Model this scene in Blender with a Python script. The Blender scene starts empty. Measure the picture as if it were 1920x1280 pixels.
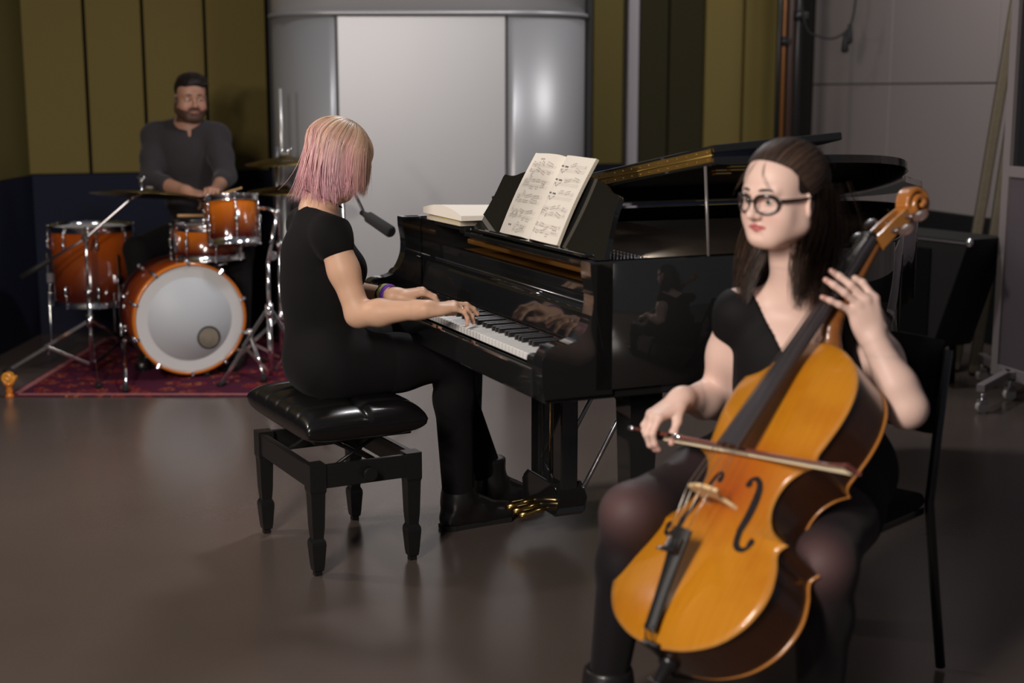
import bpy, bmesh, math, random
import numpy as np
from mathutils import Vector, Matrix, Euler

# ------------------------------------------------------------------ camera, world, lights, exposure
sc = bpy.context.scene
col = sc.collection
CAM_H, PITCH, FPX = 1.41, math.radians(10), 1920 * 50 / 36
cam = bpy.data.cameras.new('camera'); cam.lens = 50; cam.sensor_width = 36; cam.sensor_fit = 'HORIZONTAL'
cam.dof.use_dof = True; cam.dof.focus_distance = 4.45; cam.dof.aperture_fstop = 2.0
cam_o = bpy.data.objects.new('camera', cam); col.objects.link(cam_o)
cam_o.location = (0, 0, CAM_H); cam_o.rotation_euler = (math.pi / 2 - PITCH, 0, 0)
sc.camera = cam_o
sc.view_settings.view_transform = 'Standard'; sc.view_settings.look = 'None'
sc.view_settings.gamma = 1; sc.view_settings.use_curve_mapping = False
sc.view_settings.exposure = 0.0

w = bpy.data.worlds.new('world'); sc.world = w; w.use_nodes = True
w.node_tree.nodes['Background'].inputs['Color'].default_value = (0.80, 0.86, 1.0, 1)
w.node_tree.nodes['Background'].inputs['Strength'].default_value = 0.085

def area(name, loc, target, power, size, color, size_y=None, spread=180):
    l = bpy.data.lights.new(name, 'AREA'); l.energy = power; l.size = size; l.color = color
    if size_y: l.shape = 'RECTANGLE'; l.size_y = size_y
    l.spread = math.radians(spread)
    o = bpy.data.objects.new(name, l); col.objects.link(o); o.location = loc
    o.rotation_euler = (Vector(target) - Vector(loc)).to_track_quat('-Z', 'Y').to_euler()
    return o
area('key_softbox', (-1.35, 0.60, 2.45), (0.30, 4.2, 0.75), 100, 0.55, (1.0, 0.915, 0.835), 0.8)
area('side_lamp', (-2.15, 4.35, 1.75), (-0.9, 6.0, 0.8), 22, 0.16, (1.0, 0.88, 0.82))
area('ceiling_lamp', (0.0, 6.0, 3.25), (-0.15, 5.2, 0.0), 42, 0.35, (1.0, 0.97, 0.98))
area('front_lamp', (-1.70, -0.20, 1.95), (0.0, 4.4, 1.0), 34, 0.25, (1.0, 0.88, 0.84))
area('wall_fill', (1.9, 6.9, 3.3), (1.5, 9.7, 1.7), 36, 0.9, (1.0, 0.97, 0.95))  # added fill light, brightens the olive and grey walls on the right

# ------------------------------------------------------------------ helpers
def at(px, py, Y):
    """point of the place seen at (px, py) of the 1920x1280 frame, at distance Y"""
    a = (px - 960) / FPX; b = -(py - 640) / FPX
    dy = math.cos(PITCH) + math.sin(PITCH) * b; dz = -math.sin(PITCH) + math.cos(PITCH) * b
    t = Y / dy
    return Vector((a * t, Y, CAM_H + dz * t))

def link_mesh(name, me, m=None, parent=None, smooth=False):
    o = bpy.data.objects.new(name, me); col.objects.link(o)
    if m is not None:
        for mm in (m if isinstance(m, (list, tuple)) else [m]): me.materials.append(mm)
    if parent is not None: o.parent = parent
    if smooth:
        me.polygons.foreach_set('use_smooth', [True] * len(me.polygons))
    return o

def tag(o, label=None, cat=None, group=None, kind=None):
    if label: o['label'] = label
    if cat: o['category'] = cat
    if group: o['group'] = group
    if kind: o['kind'] = kind
    return o

def empty(name, loc=(0, 0, 0), rz=0, label=None, cat=None, group=None):
    o = bpy.data.objects.new(name, None); col.objects.link(o)
    o.empty_display_size = 0.1
    o.location = loc; o.rotation_euler = (0, 0, rz)
    return tag(o, label, cat, group)

def copy_tree(o, parent=None):
    c = o.copy(); col.objects.link(c)
    if parent is not None: c.parent = parent
    for ch in [x for x in col.objects if x.parent == o]: copy_tree(ch, c)
    return c

class MB:
    """collects shapes of one part and links them as ONE mesh"""
    def __init__(s): s.bm = bmesh.new(); s.mi = 0
    def _m(s, geom):
        for f in geom:
            if isinstance(f, bmesh.types.BMFace): f.material_index = s.mi
    def box(s, c, d, rot=None, bev=0.0, seg=2):
        g = bmesh.ops.create_cube(s.bm, size=1)
        vs = g['verts']
        M = Matrix.Translation(Vector(c)) @ (rot.to_4x4() if rot is not None else Matrix.Identity(4)) @ Matrix.Diagonal((d[0], d[1], d[2], 1))
        bmesh.ops.transform(s.bm, matrix=M, verts=vs)
        fs = list({f for v in vs for f in v.link_faces}); s._m(fs)
        if bev > 0:
            es = list({e for v in vs for e in v.link_edges})
            r = bmesh.ops.bevel(s.bm, geom=es, offset=bev, segments=seg, affect='EDGES', profile=0.5)
            s._m(r['faces'])
        return s
    def bx(s, x0, x1, y0, y1, z0, z1, bev=0.0, seg=2):
        return s.box(((x0 + x1) / 2, (y0 + y1) / 2, (z0 + z1) / 2), (abs(x1 - x0), abs(y1 - y0), abs(z1 - z0)), None, bev, seg)
    def tube(s, pts, r, n=10, cap=True):
        pts = [Vector(p) for p in pts]
        rs = list(r) if hasattr(r, '__len__') else [r] * len(pts)
        rings = []; prev = None
        for i, p in enumerate(pts):
            a = pts[max(i - 1, 0)]; b = pts[min(i + 1, len(pts) - 1)]
            t = (b - a)
            if t.length < 1e-9: t = Vector((0, 0, 1))
            t.normalize()
            if prev is None:
                x = t.orthogonal().normalized()
            else:
                x = (prev - t * prev.dot(t))
                x = x.normalized() if x.length > 1e-6 else t.orthogonal().normalized()
            prev = x; y = t.cross(x)
            rings.append([s.bm.verts.new(p + (x * math.cos(2 * math.pi * k / n) + y * math.sin(2 * math.pi * k / n)) * rs[i]) for k in range(n)])
        for a, b in zip(rings, rings[1:]):
            for k in range(n):
                f = s.bm.faces.new((a[k], a[(k + 1) % n], b[(k + 1) % n], b[k])); f.material_index = s.mi; f.smooth = True
        if cap:
            for q, rev in ((rings[0], True), (rings[-1], False)):
                try:
                    f = s.bm.faces.new(q[::-1] if rev else q); f.material_index = s.mi
                except ValueError: pass
        return s
    def cyl(s, a, b, r, r2=None, n=24):
        return s.tube([a, b], [r, r if r2 is None else r2], n)
    def lathe(s, prof, M=None, n=32, smooth=True):
        """prof: list of (radius, height) turned about local z"""
        M = M or Matrix.Identity(4); rings = []
        for r, h in prof:
            if r < 1e-6: rings.append([s.bm.verts.new(M @ Vector((0, 0, h)))])
            else: rings.append([s.bm.verts.new(M @ Vector((r * math.cos(2 * math.pi * k / n), r * math.sin(2 * math.pi * k / n), h))) for k in range(n)])
        for a, b in zip(rings, rings[1:]):
            if len(a) == 1 and len(b) == 1: continue
            for k in range(n):
                k2 = (k + 1) % n
                if len(a) == 1: vs = (a[0], b[k2], b[k])
                elif len(b) == 1: vs = (a[k], a[k2], b[0])
                else: vs = (a[k], a[k2], b[k2], b[k])
                f = s.bm.faces.new(vs); f.material_index = s.mi; f.smooth = smooth
        return s
    def ball(s, c, r, n=12, sc_=(1, 1, 1)):
        g = bmesh.ops.create_uvsphere(s.bm, u_segments=n, v_segments=max(6, n * 2 // 3), radius=r)
        bmesh.ops.transform(s.bm, matrix=Matrix.Translation(Vector(c)) @ Matrix.Diagonal((*sc_, 1)), verts=g['verts'])
        for f in {f for v in g['verts'] for f in v.link_faces}: f.smooth = True; f.material_index = s.mi
        return s
    def prism(s, poly, z0, z1, M=None, bev=0.0):
        """poly in local xy, extruded z0..z1"""
        M = M or Matrix.Identity(4)
        a = [s.bm.verts.new(M @ Vector((p[0], p[1], z0))) for p in poly]
        b = [s.bm.verts.new(M @ Vector((p[0], p[1], z1))) for p in poly]
        n = len(poly); fs = []
        fs.append(s.bm.faces.new(a[::-1])); fs.append(s.bm.faces.new(b))
        for k in range(n): fs.append(s.bm.faces.new((a[k], a[(k + 1) % n], b[(k + 1) % n], b[k])))
        s._m(fs)
        if bev > 0:
            es = list({e for f in fs[:2] for e in f.edges})
            r = bmesh.ops.bevel(s.bm, geom=es, offset=bev, segments=2, affect='EDGES', profile=0.5); s._m(r['faces'])
        return s
    def grid(s, fn, nu, nv, closed_u=False, smooth=True):
        V = [[s.bm.verts.new(Vector(fn(i / nu, j / nv))) for j in range(nv + 1)] for i in range(nu + (0 if closed_u else 1))]
        for i in range(nu):
            for j in range(nv):
                i2 = (i + 1) % len(V)
                f = s.bm.faces.new((V[i][j], V[i2][j], V[i2][j + 1], V[i][j + 1])); f.smooth = smooth; f.material_index = s.mi
        return s
    def build(s, name, m, parent=None, smooth_angle=None):
        bmesh.ops.recalc_face_normals(s.bm, faces=s.bm.faces)
        me = bpy.data.meshes.new(name); s.bm.to_mesh(me); s.bm.free()
        return link_mesh(name, me, m, parent)

def catmull(pts, n=8, closed=False):
    P = [Vector(p) for p in pts]; out = []
    N = len(P); rng = range(N if closed else N - 1)
    for i in rng:
        if closed: a, b, c, d = P[(i - 1) % N], P[i], P[(i + 1) % N], P[(i + 2) % N]
        else: a, b, c, d = P[max(i - 1, 0)], P[i], P[i + 1], P[min(i + 2, N - 1)]
        for k in range(n):
            t = k / n
            out.append(0.5 * ((2 * b) + (c - a) * t + (2 * a - 5 * b + 4 * c - d) * t * t + (3 * b - a - 3 * c + d) * t ** 3))
    if not closed: out.append(P[-1])
    return out

def frame(o, xaxis, yaxis, zaxis):
    M = Matrix((xaxis, yaxis, zaxis)).transposed().to_4x4(); M.translation = Vector(o); return M

# ------------------------------------------------------------------ materials
def mat(name, c, rough=0.5, metal=0.0, coat=0.0, spec=0.5, sheen=0.0, noise=None, bump=None, sss=0.0, attr=None, trans=0.0, alpha=1.0):
    m = bpy.data.materials.new(name); m.use_nodes = True; nt = m.node_tree
    b = nt.nodes['Principled BSDF']
    b.inputs['Base Color'].default_value = (*c, 1); b.inputs['Roughness'].default_value = rough
    b.inputs['Metallic'].default_value = metal; b.inputs['Coat Weight'].default_value = coat
    b.inputs['Coat Roughness'].default_value = 0.04
    b.inputs['Specular IOR Level'].default_value = spec; b.inputs['Sheen Weight'].default_value = sheen
    b.inputs['Transmission Weight'].default_value = trans; b.inputs['Alpha'].default_value = alpha
    if sss: b.inputs['Subsurface Weight'].default_value = sss; b.inputs['Subsurface Radius'].default_value = (1, .35, .2); b.inputs['Subsurface Scale'].default_value = 0.012
    src = None
    if attr:
        a = nt.nodes.new('ShaderNodeAttribute'); a.attribute_name = attr; src = a.outputs['Color']
        nt.links.new(src, b.inputs['Base Color'])
    if noise:      # (scale, second colour, detail, (stretch xyz))
        tc = nt.nodes.new('ShaderNodeTexCoord'); mp = nt.nodes.new('ShaderNodeMapping'); nz = nt.nodes.new('ShaderNodeTexNoise'); mx = nt.nodes.new('ShaderNodeMix'); mx.data_type = 'RGBA'
        nt.links.new(tc.outputs['Object'], mp.inputs[0]); nt.links.new(mp.outputs[0], nz.inputs[0])
        if len(noise) > 3: mp.inputs['Scale'].default_value = noise[3]
        nz.inputs['Scale'].default_value = noise[0]; nz.inputs['Detail'].default_value = noise[2]
        if src is not None: nt.links.new(src, mx.inputs[6])
        else: mx.inputs[6].default_value = (*c, 1)
        mx.inputs[7].default_value = (*noise[1], 1)
        nt.links.new(nz.outputs[0], mx.inputs[0]); nt.links.new(mx.outputs[2], b.inputs['Base Color'])
    if bump:       # (scale, strength, distance)
        tc = nt.nodes.new('ShaderNodeTexCoord'); nz = nt.nodes.new('ShaderNodeTexNoise'); bp = nt.nodes.new('ShaderNodeBump')
        nt.links.new(tc.outputs['Object'], nz.inputs[0]); nz.inputs['Scale'].default_value = bump[0]; nz.inputs['Detail'].default_value = 4
        bp.inputs['Strength'].default_value = bump[1]; bp.inputs['Distance'].default_value = bump[2]
        nt.links.new(nz.outputs[0], bp.inputs['Height']); nt.links.new(bp.outputs[0], b.inputs['Normal'])
    return m

M = {}
M['lacquer'] = mat('black_lacquer', (.012, .012, .012), .06, coat=.6, spec=.5)
M['blackmetal'] = mat('black_metal', (.012, .012, .012), .35, spec=.5)
M['blackmatte'] = mat('black_matte', (.014, .014, .014), .6, spec=.3)
M['chrome'] = mat('chrome', (.82, .82, .84), .12, 1.0)
M['chrome_rough'] = mat('satin_chrome', (.75, .75, .78), .28, 1.0)
M['brass'] = mat('brass', (.75, .50, .16), .22, 1.0)
M['bronze'] = mat('cymbal_bronze', (.38, .27, .10), .30, 1.0, noise=(60, (.20, .14, .05), 2, (1, 1, 1)))
M['gold'] = mat('gold_plate', (.42, .20, .045), .38, .85)
M['ivory'] = mat('white_key', (.80, .79, .76), .18, coat=.3)
M['ebony'] = mat('ebony', (.010, .009, .010), .28)
M['paper'] = mat('paper', (.88, .82, .72), .8, spec=.2)
M['ink'] = mat('ink', (.42, .38, .34), .8, spec=.1)
M['ink_note'] = mat('ink_note', (.20, .17, .16), .8, spec=.1)
M['ink_dark'] = mat('ink_dark', (.02, .017, .017), .8, spec=.1)
M['paper_edge'] = mat('paper_edge', (.66, .60, .48), .85, spec=.2, noise=(300, (.42, .37, .28), 2, (0, 0, 1)))
M['rubber'] = mat('rubber', (.012, .012, .012), .7, spec=.3)
M['leather'] = mat('black_leather', (.006, .0055, .0055), .30, coat=.25, bump=(180, .05, .001))
M['blackwood'] = mat('black_wood', (.010, .010, .010), .30)
M['felt_red'] = mat('red_felt', (.045, .005, .007), .95)
M['strings'] = mat('string_steel', (.55, .50, .42), .3, 1.0)

# ------------------------------------------------------------------ the room
def st(o): o['kind'] = 'structure'; return o

def floor_mat():
    m = mat('linoleum', (.060, .050, .045), .24, spec=.45); nt = m.node_tree; b = nt.nodes['Principled BSDF']
    tc = nt.nodes.new('ShaderNodeTexCoord')
    n1 = nt.nodes.new('ShaderNodeTexNoise'); n1.inputs['Scale'].default_value = 1.3; n1.inputs['Detail'].default_value = 5
    n2 = nt.nodes.new('ShaderNodeTexNoise'); n2.inputs['Scale'].default_value = 240; n2.inputs['Detail'].default_value = 2
    r1 = nt.nodes.new('ShaderNodeMapRange'); r1.inputs['To Min'].default_value = .19; r1.inputs['To Max'].default_value = .28
    mx = nt.nodes.new('ShaderNodeMix'); mx.data_type = 'RGBA'; mx.inputs[6].default_value = (.082, .062, .053, 1); mx.inputs[7].default_value = (.120, .094, .081, 1)
    rr = nt.nodes.new('ShaderNodeMapRange'); rr.inputs['From Min'].default_value = .55; rr.inputs['From Max'].default_value = .75; rr.inputs['To Max'].default_value = .35
    m2 = nt.nodes.new('ShaderNodeMix'); m2.data_type = 'RGBA'; m2.inputs[7].default_value = (.15, .13, .12, 1)
    for n in (n1, n2): nt.links.new(tc.outputs['Object'], n.inputs[0])
    nt.links.new(n1.outputs[0], r1.inputs[0]); nt.links.new(r1.outputs[0], b.inputs['Roughness'])
    nt.links.new(n1.outputs[0], mx.inputs[0]); nt.links.new(mx.outputs[2], m2.inputs[6]); nt.links.new(n2.outputs[0], rr.inputs[0]); nt.links.new(rr.outputs[0], m2.inputs[0])
    nt.links.new(m2.outputs[2], b.inputs['Base Color'])
    return m
b = MB(); b.bx(-3.2, 4.6, -0.6, 11.0, -0.1, 0.0); st(b.build('floor', floor_mat()))

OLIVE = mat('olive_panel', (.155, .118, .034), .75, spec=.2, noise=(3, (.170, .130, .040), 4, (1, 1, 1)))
NAVY = mat('navy_panel', (.010, .012, .028), .75, spec=.2)
GREYWALL = mat('grey_panel', (.225, .195, .190), .7, spec=.2, noise=(2.5, (.23, .205, .20), 4, (1, 1, 1)))
SEAM = mat('seam_dark', (.015, .014, .012), .8, spec=.1)
CURTAIN = mat('dark_drape', (.016, .015, .012), .9, spec=.1)

DADO = 0.93
wa, wb = Vector((-2.78, 8.25, 0)), Vector((2.06, 9.90, 0))           # back wall, seen running slightly away
wd = (wb - wa); wlen = wd.length; wd.normalize(); wn = Vector((wd.y, -wd.x, 0))
def on_wall(px):                                                     # distance along the back wall seen at column px
    k = (px - 960) / FPX / math.cos(PITCH) * 0.9955
    return (k * wa.y - wa.x) / (wd.x - k * wd.y)
Mw = frame(wa, wd, -wn, Vector((0, 0, 1)))                           # x along, y into the wall
# dark substrate
b = MB(); b.box(Mw @ Vector((wlen / 2, .11, 1.75)), (wlen + .3, .12, 3.5), Mw.to_3x3()); st(b.build('wall_back', SEAM))
seams = [-0.02, on_wall(184), on_wall(290), on_wall(403), on_wall(515)]
for s0, s1 in zip(seams, seams[1:]):
    b = MB(); b.box(Mw @ Vector(((s0 + s1) / 2, .025, (DADO + 3.4) / 2)), (s1 - s0 - .018, .05, 3.4 - DADO - .01), Mw.to_3x3(), .004); st(b.build('wall_back_panel', OLIVE))
b = MB(); b.box(Mw @ Vector((wlen / 2, .03, DADO / 2)), (wlen + .02, .06, DADO), Mw.to_3x3(), .004); st(b.build('wall_back_dado', NAVY))
for p0, p1 in ((1107, 1164), (1311, 1380), (1383, 1452)):
    s0, s1 = on_wall(p0), on_wall(p1)
    b = MB(); b.box(Mw @ Vector(((s0 + s1) / 2, .025, (DADO + 3.4) / 2)), (s1 - s0 - .010, .05, 3.4 - DADO - .01), Mw.to_3x3(), .004); st(b.build('wall_back_panel', OLIVE))
# grey upright jamb
s0, s1 = on_wall(1165), on_wall(1184)
b = MB(); b.box(Mw @ Vector(((s0 + s1) / 2, -.01, 1.7)), (s1 - s0, .10, 3.4), Mw.to_3x3(), .004); st(b.build('trim_1', mat('grey_jamb', (.36, .33, .36), .5)))
# olive panels lying in shadow, the shade put into their colour
OLIVE_SHADE = mat('shaded_olive_panel', (.030, .026, .013), .8, spec=.1)
for p0, p1 in ((1186, 1245), (1247, 1309)):
    s0, s1 = on_wall(p0), on_wall(p1)
    b = MB(); b.box(Mw @ Vector(((s0 + s1) / 2, .03, (DADO + 3.4) / 2)), (s1 - s0 - .006, .05, 3.4 - DADO), Mw.to_3x3(), .003); st(b.build('wall_back_panel', OLIVE_SHADE))
# left wall
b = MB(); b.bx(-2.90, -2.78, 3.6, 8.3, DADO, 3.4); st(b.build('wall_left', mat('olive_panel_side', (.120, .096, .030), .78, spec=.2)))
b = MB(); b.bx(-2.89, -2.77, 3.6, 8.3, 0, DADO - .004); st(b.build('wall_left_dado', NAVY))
# right wall, coming nearer towards the right
ra, rb = Vector((2.06, 9.90, 0)), Vector((4.2, 3.3, 0))
rd = (rb - ra); rlen = rd.length; rd.normalize(); rn = Vector((rd.y, -rd.x, 0))
Mr = frame(ra, rd, -rn, Vector((0, 0, 1)))
LOW = 0.70
b = MB(); b.box(Mr @ Vector((rlen / 2, .11, 1.75)), (rlen, .10, 3.5), Mr.to_3x3()); st(b.build('wall_right', mat('grey_groove', (.17, .148, .145), .8)))
zs = [LOW, 1.45, 2.35, 3.4]; xs = [0.0, 0.95, 2.0, 3.4, 5.0, rlen]
for z0, z1 in zip(zs, zs[1:]):
    for x0, x1 in zip(xs, xs[1:]):
        b = MB(); b.box(Mr @ Vector(((x0 + x1) / 2, .03, (z0 + z1) / 2)), (x1 - x0 - .008, .06, z1 - z0 - .008), Mr.to_3x3(), .003); st(b.build('wall_right_panel', GREYWALL))
b = MB(); b.box(Mr @ Vector((rlen / 2, .02, LOW / 2)), (rlen, .08, LOW), Mr.to_3x3(), .003); st(b.build('wall_right_dado', mat('black_dado', (.010, .010, .011), .6, spec=.2)))

# pipes in the corner
def pipe(name, px, Y, r, m, label, clamps=()):
    p = at(px, 200, Y); p.z = 0
    root = empty(name, p, 0, label, 'pipe')
    MB().cyl((0, 0, 0), (0, 0, 3.4), r, n=16).build('tube', m, root)
    for z in clamps:
        q = MB(); q.cyl((0, 0, z - .03), (0, 0, z + .03), r * 1.5, n=16); q.box((r * 1.9, 0, z), (.03, .02, .04), None, .003); q.build('clamp', M['blackmetal'], root)
    return root
pipe('wall_pipe', 1457, 9.3, .017, M['blackmetal'], 'black vertical pipe running up beside the last olive wall panel')
pipe('wall_pipe', 1466, 9.3, .013, mat('copper_pipe', (.24, .095, .025), .4, .3), 'thin copper orange vertical pipe between dark pipes', (1.72,))
pipe('wall_pipe', 1478, 9.35, .026, mat('brown_pipe', (.05, .025, .02), .5), 'dark brown vertical pipe next to the copper pipe')
pipe('scaffold_pole', 1492, 8.9, .022, M['blackmetal'], 'black clamp pole standing in front of the grey wall corner', (1.86, 2.05))

# hanging cable with plugs
cb = MB(); c0 = at(1512, 45, 8.8)
pts = [at(1500, -20, 8.8), at(1512, 52, 8.8), at(1535, 68, 8.8), at(1562, 72, 8.8), at(1585, 60, 8.8), at(1597, 40, 8.8), at(1604, 5, 8.8), at(1606, -30, 8.8)]
root = empty('hanging_cable', c0, 0, 'dark cable loop with two plugs hanging against the grey wall', 'cable')
MB().tube([p - c0 for p in catmull(pts, 6)], .006, 8).build('cord', M['rubber'], root)
MB().tube([at(1594, 45, 8.8) - c0, at(1592, 78, 8.8) - c0, at(1590, 82, 8.8) - c0], [.012, .022, .014], 10).build('plug', M['rubber'], root)
MB().tube([at(1586, 62, 8.8) - c0, at(1584, 95, 8.8) - c0, at(1584, 99, 8.8) - c0], [.014, .024, .014], 10).build('plug', M['rubber'], root)

# silver rounded booth: flat door between two curved wings
SILV = mat('brushed_silver', (.345, .350, .365), .40, .40, spec=.5, noise=(2, (.37, .37, .38), 5, (1, 1, .3)))
root = empty('wall_booth', (0, 0, 0), 0); root['kind'] = 'structure'; root.name = 'wall_booth'
yF = 7.62
xl, xr = at(632, 300, yF).x, at(953, 300, yF).x
xL, xR = at(517, 300, 8.0).x, at(1095, 300, 8.0).x
def booth_outline(off=0.0):
    pts = []
    for k in range(19):
        a = math.pi / 2 * k / 18
        pts.append((xL - off + (xl - xL) * (1 - math.cos(a)), 8.02 - (8.02 - yF + off) * math.sin(a)))
    for k in range(19):
        a = math.pi / 2 * (1 - k / 18)
        pts.append((xR + off - (xR - xr) * (1 - math.cos(a)), 8.02 - (8.02 - yF + off) * math.sin(a)))
    return pts
def wing(sl, name, z0, z1, off=0.0, closed=False):
    q = MB(); P = booth_outline(off)[sl]
    q.grid(lambda u, v: (P[round(u * (len(P) - 1))][0], P[round(u * (len(P) - 1))][1], z0 + (z1 - z0) * v), len(P) - 1, 1)
    o = q.build(name, SILV, root); md = o.modifiers.new('s', 'SOLIDIFY'); md.thickness = .03; md.offset = -1
    return o
rimz = at(790, 24, yF).z
wing(slice(0, 19), 'curved_wing', 0.0, rimz - .010); wing(slice(19, 38), 'curved_wing', 0.0, rimz - .010)
q = MB(); q.bx(xl + .014, xr - .014, yF + .004, yF + .04, .01, rimz - .015, .004); q.build('door_leaf', SILV, root)
q = MB(); q.bx(xl - .01, xr + .01, yF + .02, yF + .06, 0, rimz); q.build('door_recess', mat('booth_gap', (.06, .058, .06), .5, .5), root)
SILV_LIT = mat('lit_silver', (.56, .56, .57), .38, .35); wing(slice(0, 38), 'upper_band', rimz + .012, 3.4, .0).data.materials[0] = SILV_LIT  # lighter copy of the silver: light on the upper band put into its colour
q = MB(); q.tube([(p[0], p[1], rimz) for p in booth_outline(.006)], .013, 10); q.build('rim_rail', SILV, root)
# black uprights either side of the booth
for px in (519, 1101):
    p = at(px, 300, 8.05)
    q = MB(); q.bx(p.x - .024, p.x + .024, 8.03, 8.9, 0, 3.4, .004); st(q.build('trim_2', M['blackmatte']))

# ------------------------------------------------------------------ grand piano (x = into the piano, y = treble to bass)
RZ = math.atan2(.398, .917)
KO = Vector((.062, 3.63, 0))
piano = empty('grand_piano', KO, RZ, 'black lacquered grand piano with its lid propped up on the short stick', 'piano')
L = M['lacquer']
RIM, BOT, VB, VT = .985, .655, 1.36, -.13
outline = [(.45, VT), (.85, -.115), (1.1, -.02), (1.32, .19), (1.48, .42), (1.65, .62), (1.82, .78), (1.97, .92), (2.055, 1.05), (2.07, 1.18), (2.02, 1.30), (1.90, VB)]
cur = [(p.x, p.y) for p in catmull([(a, b_, 0) for a, b_ in outline], 6)]
rim_path = [(.11, VT)] + cur + [(.11, VB)]
# rim
def offset_path(path, d):
    out = []
    for i, p in enumerate(path):
        a = Vector(path[max(i - 1, 0)]); c = Vector(path[min(i + 1, len(path) - 1)])
        t = (c - a).normalized(); n = Vector((-t.y, t.x))
        out.append((p[0] + n.x * d, p[1] + n.y * d))
    return out
inner = offset_path(rim_path, .045)
b = MB()
N = len(rim_path)
prof = [(0, BOT), (0, RIM - .006), (.13, RIM), (.87, RIM), (1, RIM - .006), (1, BOT)]
rings = [[b.bm.verts.new((rim_path[i][0] * (1 - f) + inner[i][0] * f, rim_path[i][1] * (1 - f) + inner[i][1] * f, z)) for f, z in prof] for i in range(N)]
for r0, r1 in zip(rings, rings[1:]):
    for k in range(len(prof)):
        k2 = (k + 1) % len(prof); f = b.bm.faces.new((r0[k], r1[k], r1[k2], r0[k2])); f.smooth = k not in (2, 4, 5)
b.bm.faces.new(rings[0]); b.bm.faces.new(rings[-1][::-1])
b.build('case_rim', L, piano)
b = MB(); b.prism(inner, .66, .70); b.build('bottom_board', M['blackmatte'], piano)
b = MB(); b.prism([p for p in inner if p[0] > .4] + [(.4, inner[-1][1]), (.4, inner[0][1])], .845, .86); b.build('soundboard', mat('spruce', (.50, .27, .10), .4, coat=.3, noise=(4, (.36, .18, .06), 5, (1, 30, 1))), piano)
b = MB(); pl = [p for p in offset_path(rim_path, .07) if p[0] > .3]
plo = pl; pli = [(p[0], p[1]) for p in offset_path(rim_path, .14) if p[0] > .62]
b.prism(pl[:1] + pl + [(.30, pl[-1][1]), (.30, pl[0][1])][:2], .862, .868)
b.build('soundboard_edge', M['gold'], piano)
# cast plate: pin block field, struts
b = MB(); b.bx(.27, .44, .02, VB - .20, .90, .918, .005)
for v0 in (.22, .52, .82, 1.12): b.box((.95, v0 + .10, .915), (1.1 if v0 > .4 else .8, .03, .03), Euler((0, 0, .10)).to_matrix(), .006)
b.build('cast_plate', M['gold'], piano)
b = MB()
rnd = random.Random(5)
for k in range(64):
    v = VT + .09 + k * (VB - VT - .18) / 63
    for r_ in range(3): b.cyl((.29 + r_ * .035, v + r_ * .004, .925), (.29 + r_ * .035, v + r_ * .004, .965), .0035, n=6)
b.build('tuning_pins', M['chrome_rough'], piano)['kind'] = 'stuff'
b = MB()
for k in range(90):
    v = VT + .10 + k * (VB - VT - .2) / 89
    ue = .75 + (1.95 - .75) * min(1, max(0, (v + .1) / 1.25)) ** .8
    b.tube([(.40, v, .945), (ue, v + .06 * (1 - k / 90), .935)], .0011, 4)
b.build('strings', M['strings'], piano)['kind'] = 'stuff'
# arms (cheeks) with S profile
def arm(v0, v1):
    prof = catmull([(-.035, .64, 0), (-.042, .70, 0), (-.038, .755, 0), (-.012, .778, 0), (.03, .782, 0), (.068, .80, 0), (.095, .85, 0), (.100, .90, 0), (.092, .95, 0), (.090, RIM, 0)], 5)
    poly = [(p.x, p.y) for p in prof] + [(.16, RIM), (.16, .64)]
    q = MB(); Mx = frame((0, v1, 0), Vector((1, 0, 0)), Vector((0, 0, 1)), Vector((0, -1, 0)))
    q.prism(poly, 0, v1 - v0, Mx, .005); return q.build('arm', L, piano)
arm(VT, VT + .055); arm(VB - .055, VB)
# keybed, key slip, key blocks
b = MB(); b.bx(-.03, .42, VT + .01, VB - .01, .630, .665, .004); b.bx(-.05, -.022, VT + .05, VB - .05, .640, .716, .006); b.build('key_bed', L, piano)
b = MB(); b.bx(-.035, .15, VT + .055, -.008, .665, .745, .012); b.build('key_block', L, piano)
b = MB(); b.bx(-.035, .15, 1.233, VB - .055, .665, .745, .012); b.build('key_block', L, piano)
KW = 1.225 / 52
wk = None
for k in range(52):
    b = MB(); b.box((.074, KW * (k + .5), .720), (.148, KW - .0012, .020), None, .0018)
    b.build('white_key', M['ivory'], piano)
# index 0 is the top C; going down: C B A G F E D C ...; black keys below C? use pitch names
names = ['C'] + list('BAGFEDC') * 7 + ['B', 'A']
for k in range(51):
    a, c = names[k], names[k + 1]          # a is higher
    if (a, c) in (('C', 'B'), ('F', 'E')): continue
    b = MB(); b.box((.102, KW * (k + 1), .7345), (.096, .0130, .019), None, .0028)
    b.build('black_key', M['ebony'], piano)
b = MB(); b.bx(.146, .156, 0, 1.225, .712, .742); b.build('key_felt', M['felt_red'], piano)
# fallboard: slanted mirror-black board, with a rounded nose on top
b = MB()
poly = [(.150, .742), (.158, .742), (.172, .822), (.178, .834), (.232, .838), (.232, .700), (.150, .700)]
Mx = frame((0, VB - .06, 0), Vector((1, 0, 0)), Vector((0, 0, 1)), Vector((0, -1, 0)))
b.prism(poly, 0, VB - VT - .12, Mx, .002); b.build('fallboard', L, piano)
b = MB(); b.tube([(.180, VT + .06, .836), (.180, VB - .06, .836)], .008, 12); b.build('fallboard_nose', L, piano)
b = MB(); b.tube([(.205, VT + .07, .842), (.205, VB - .07, .842)], .0030, 8); b.build('fallboard_hinge', M['chrome_rough'], piano)
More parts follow.
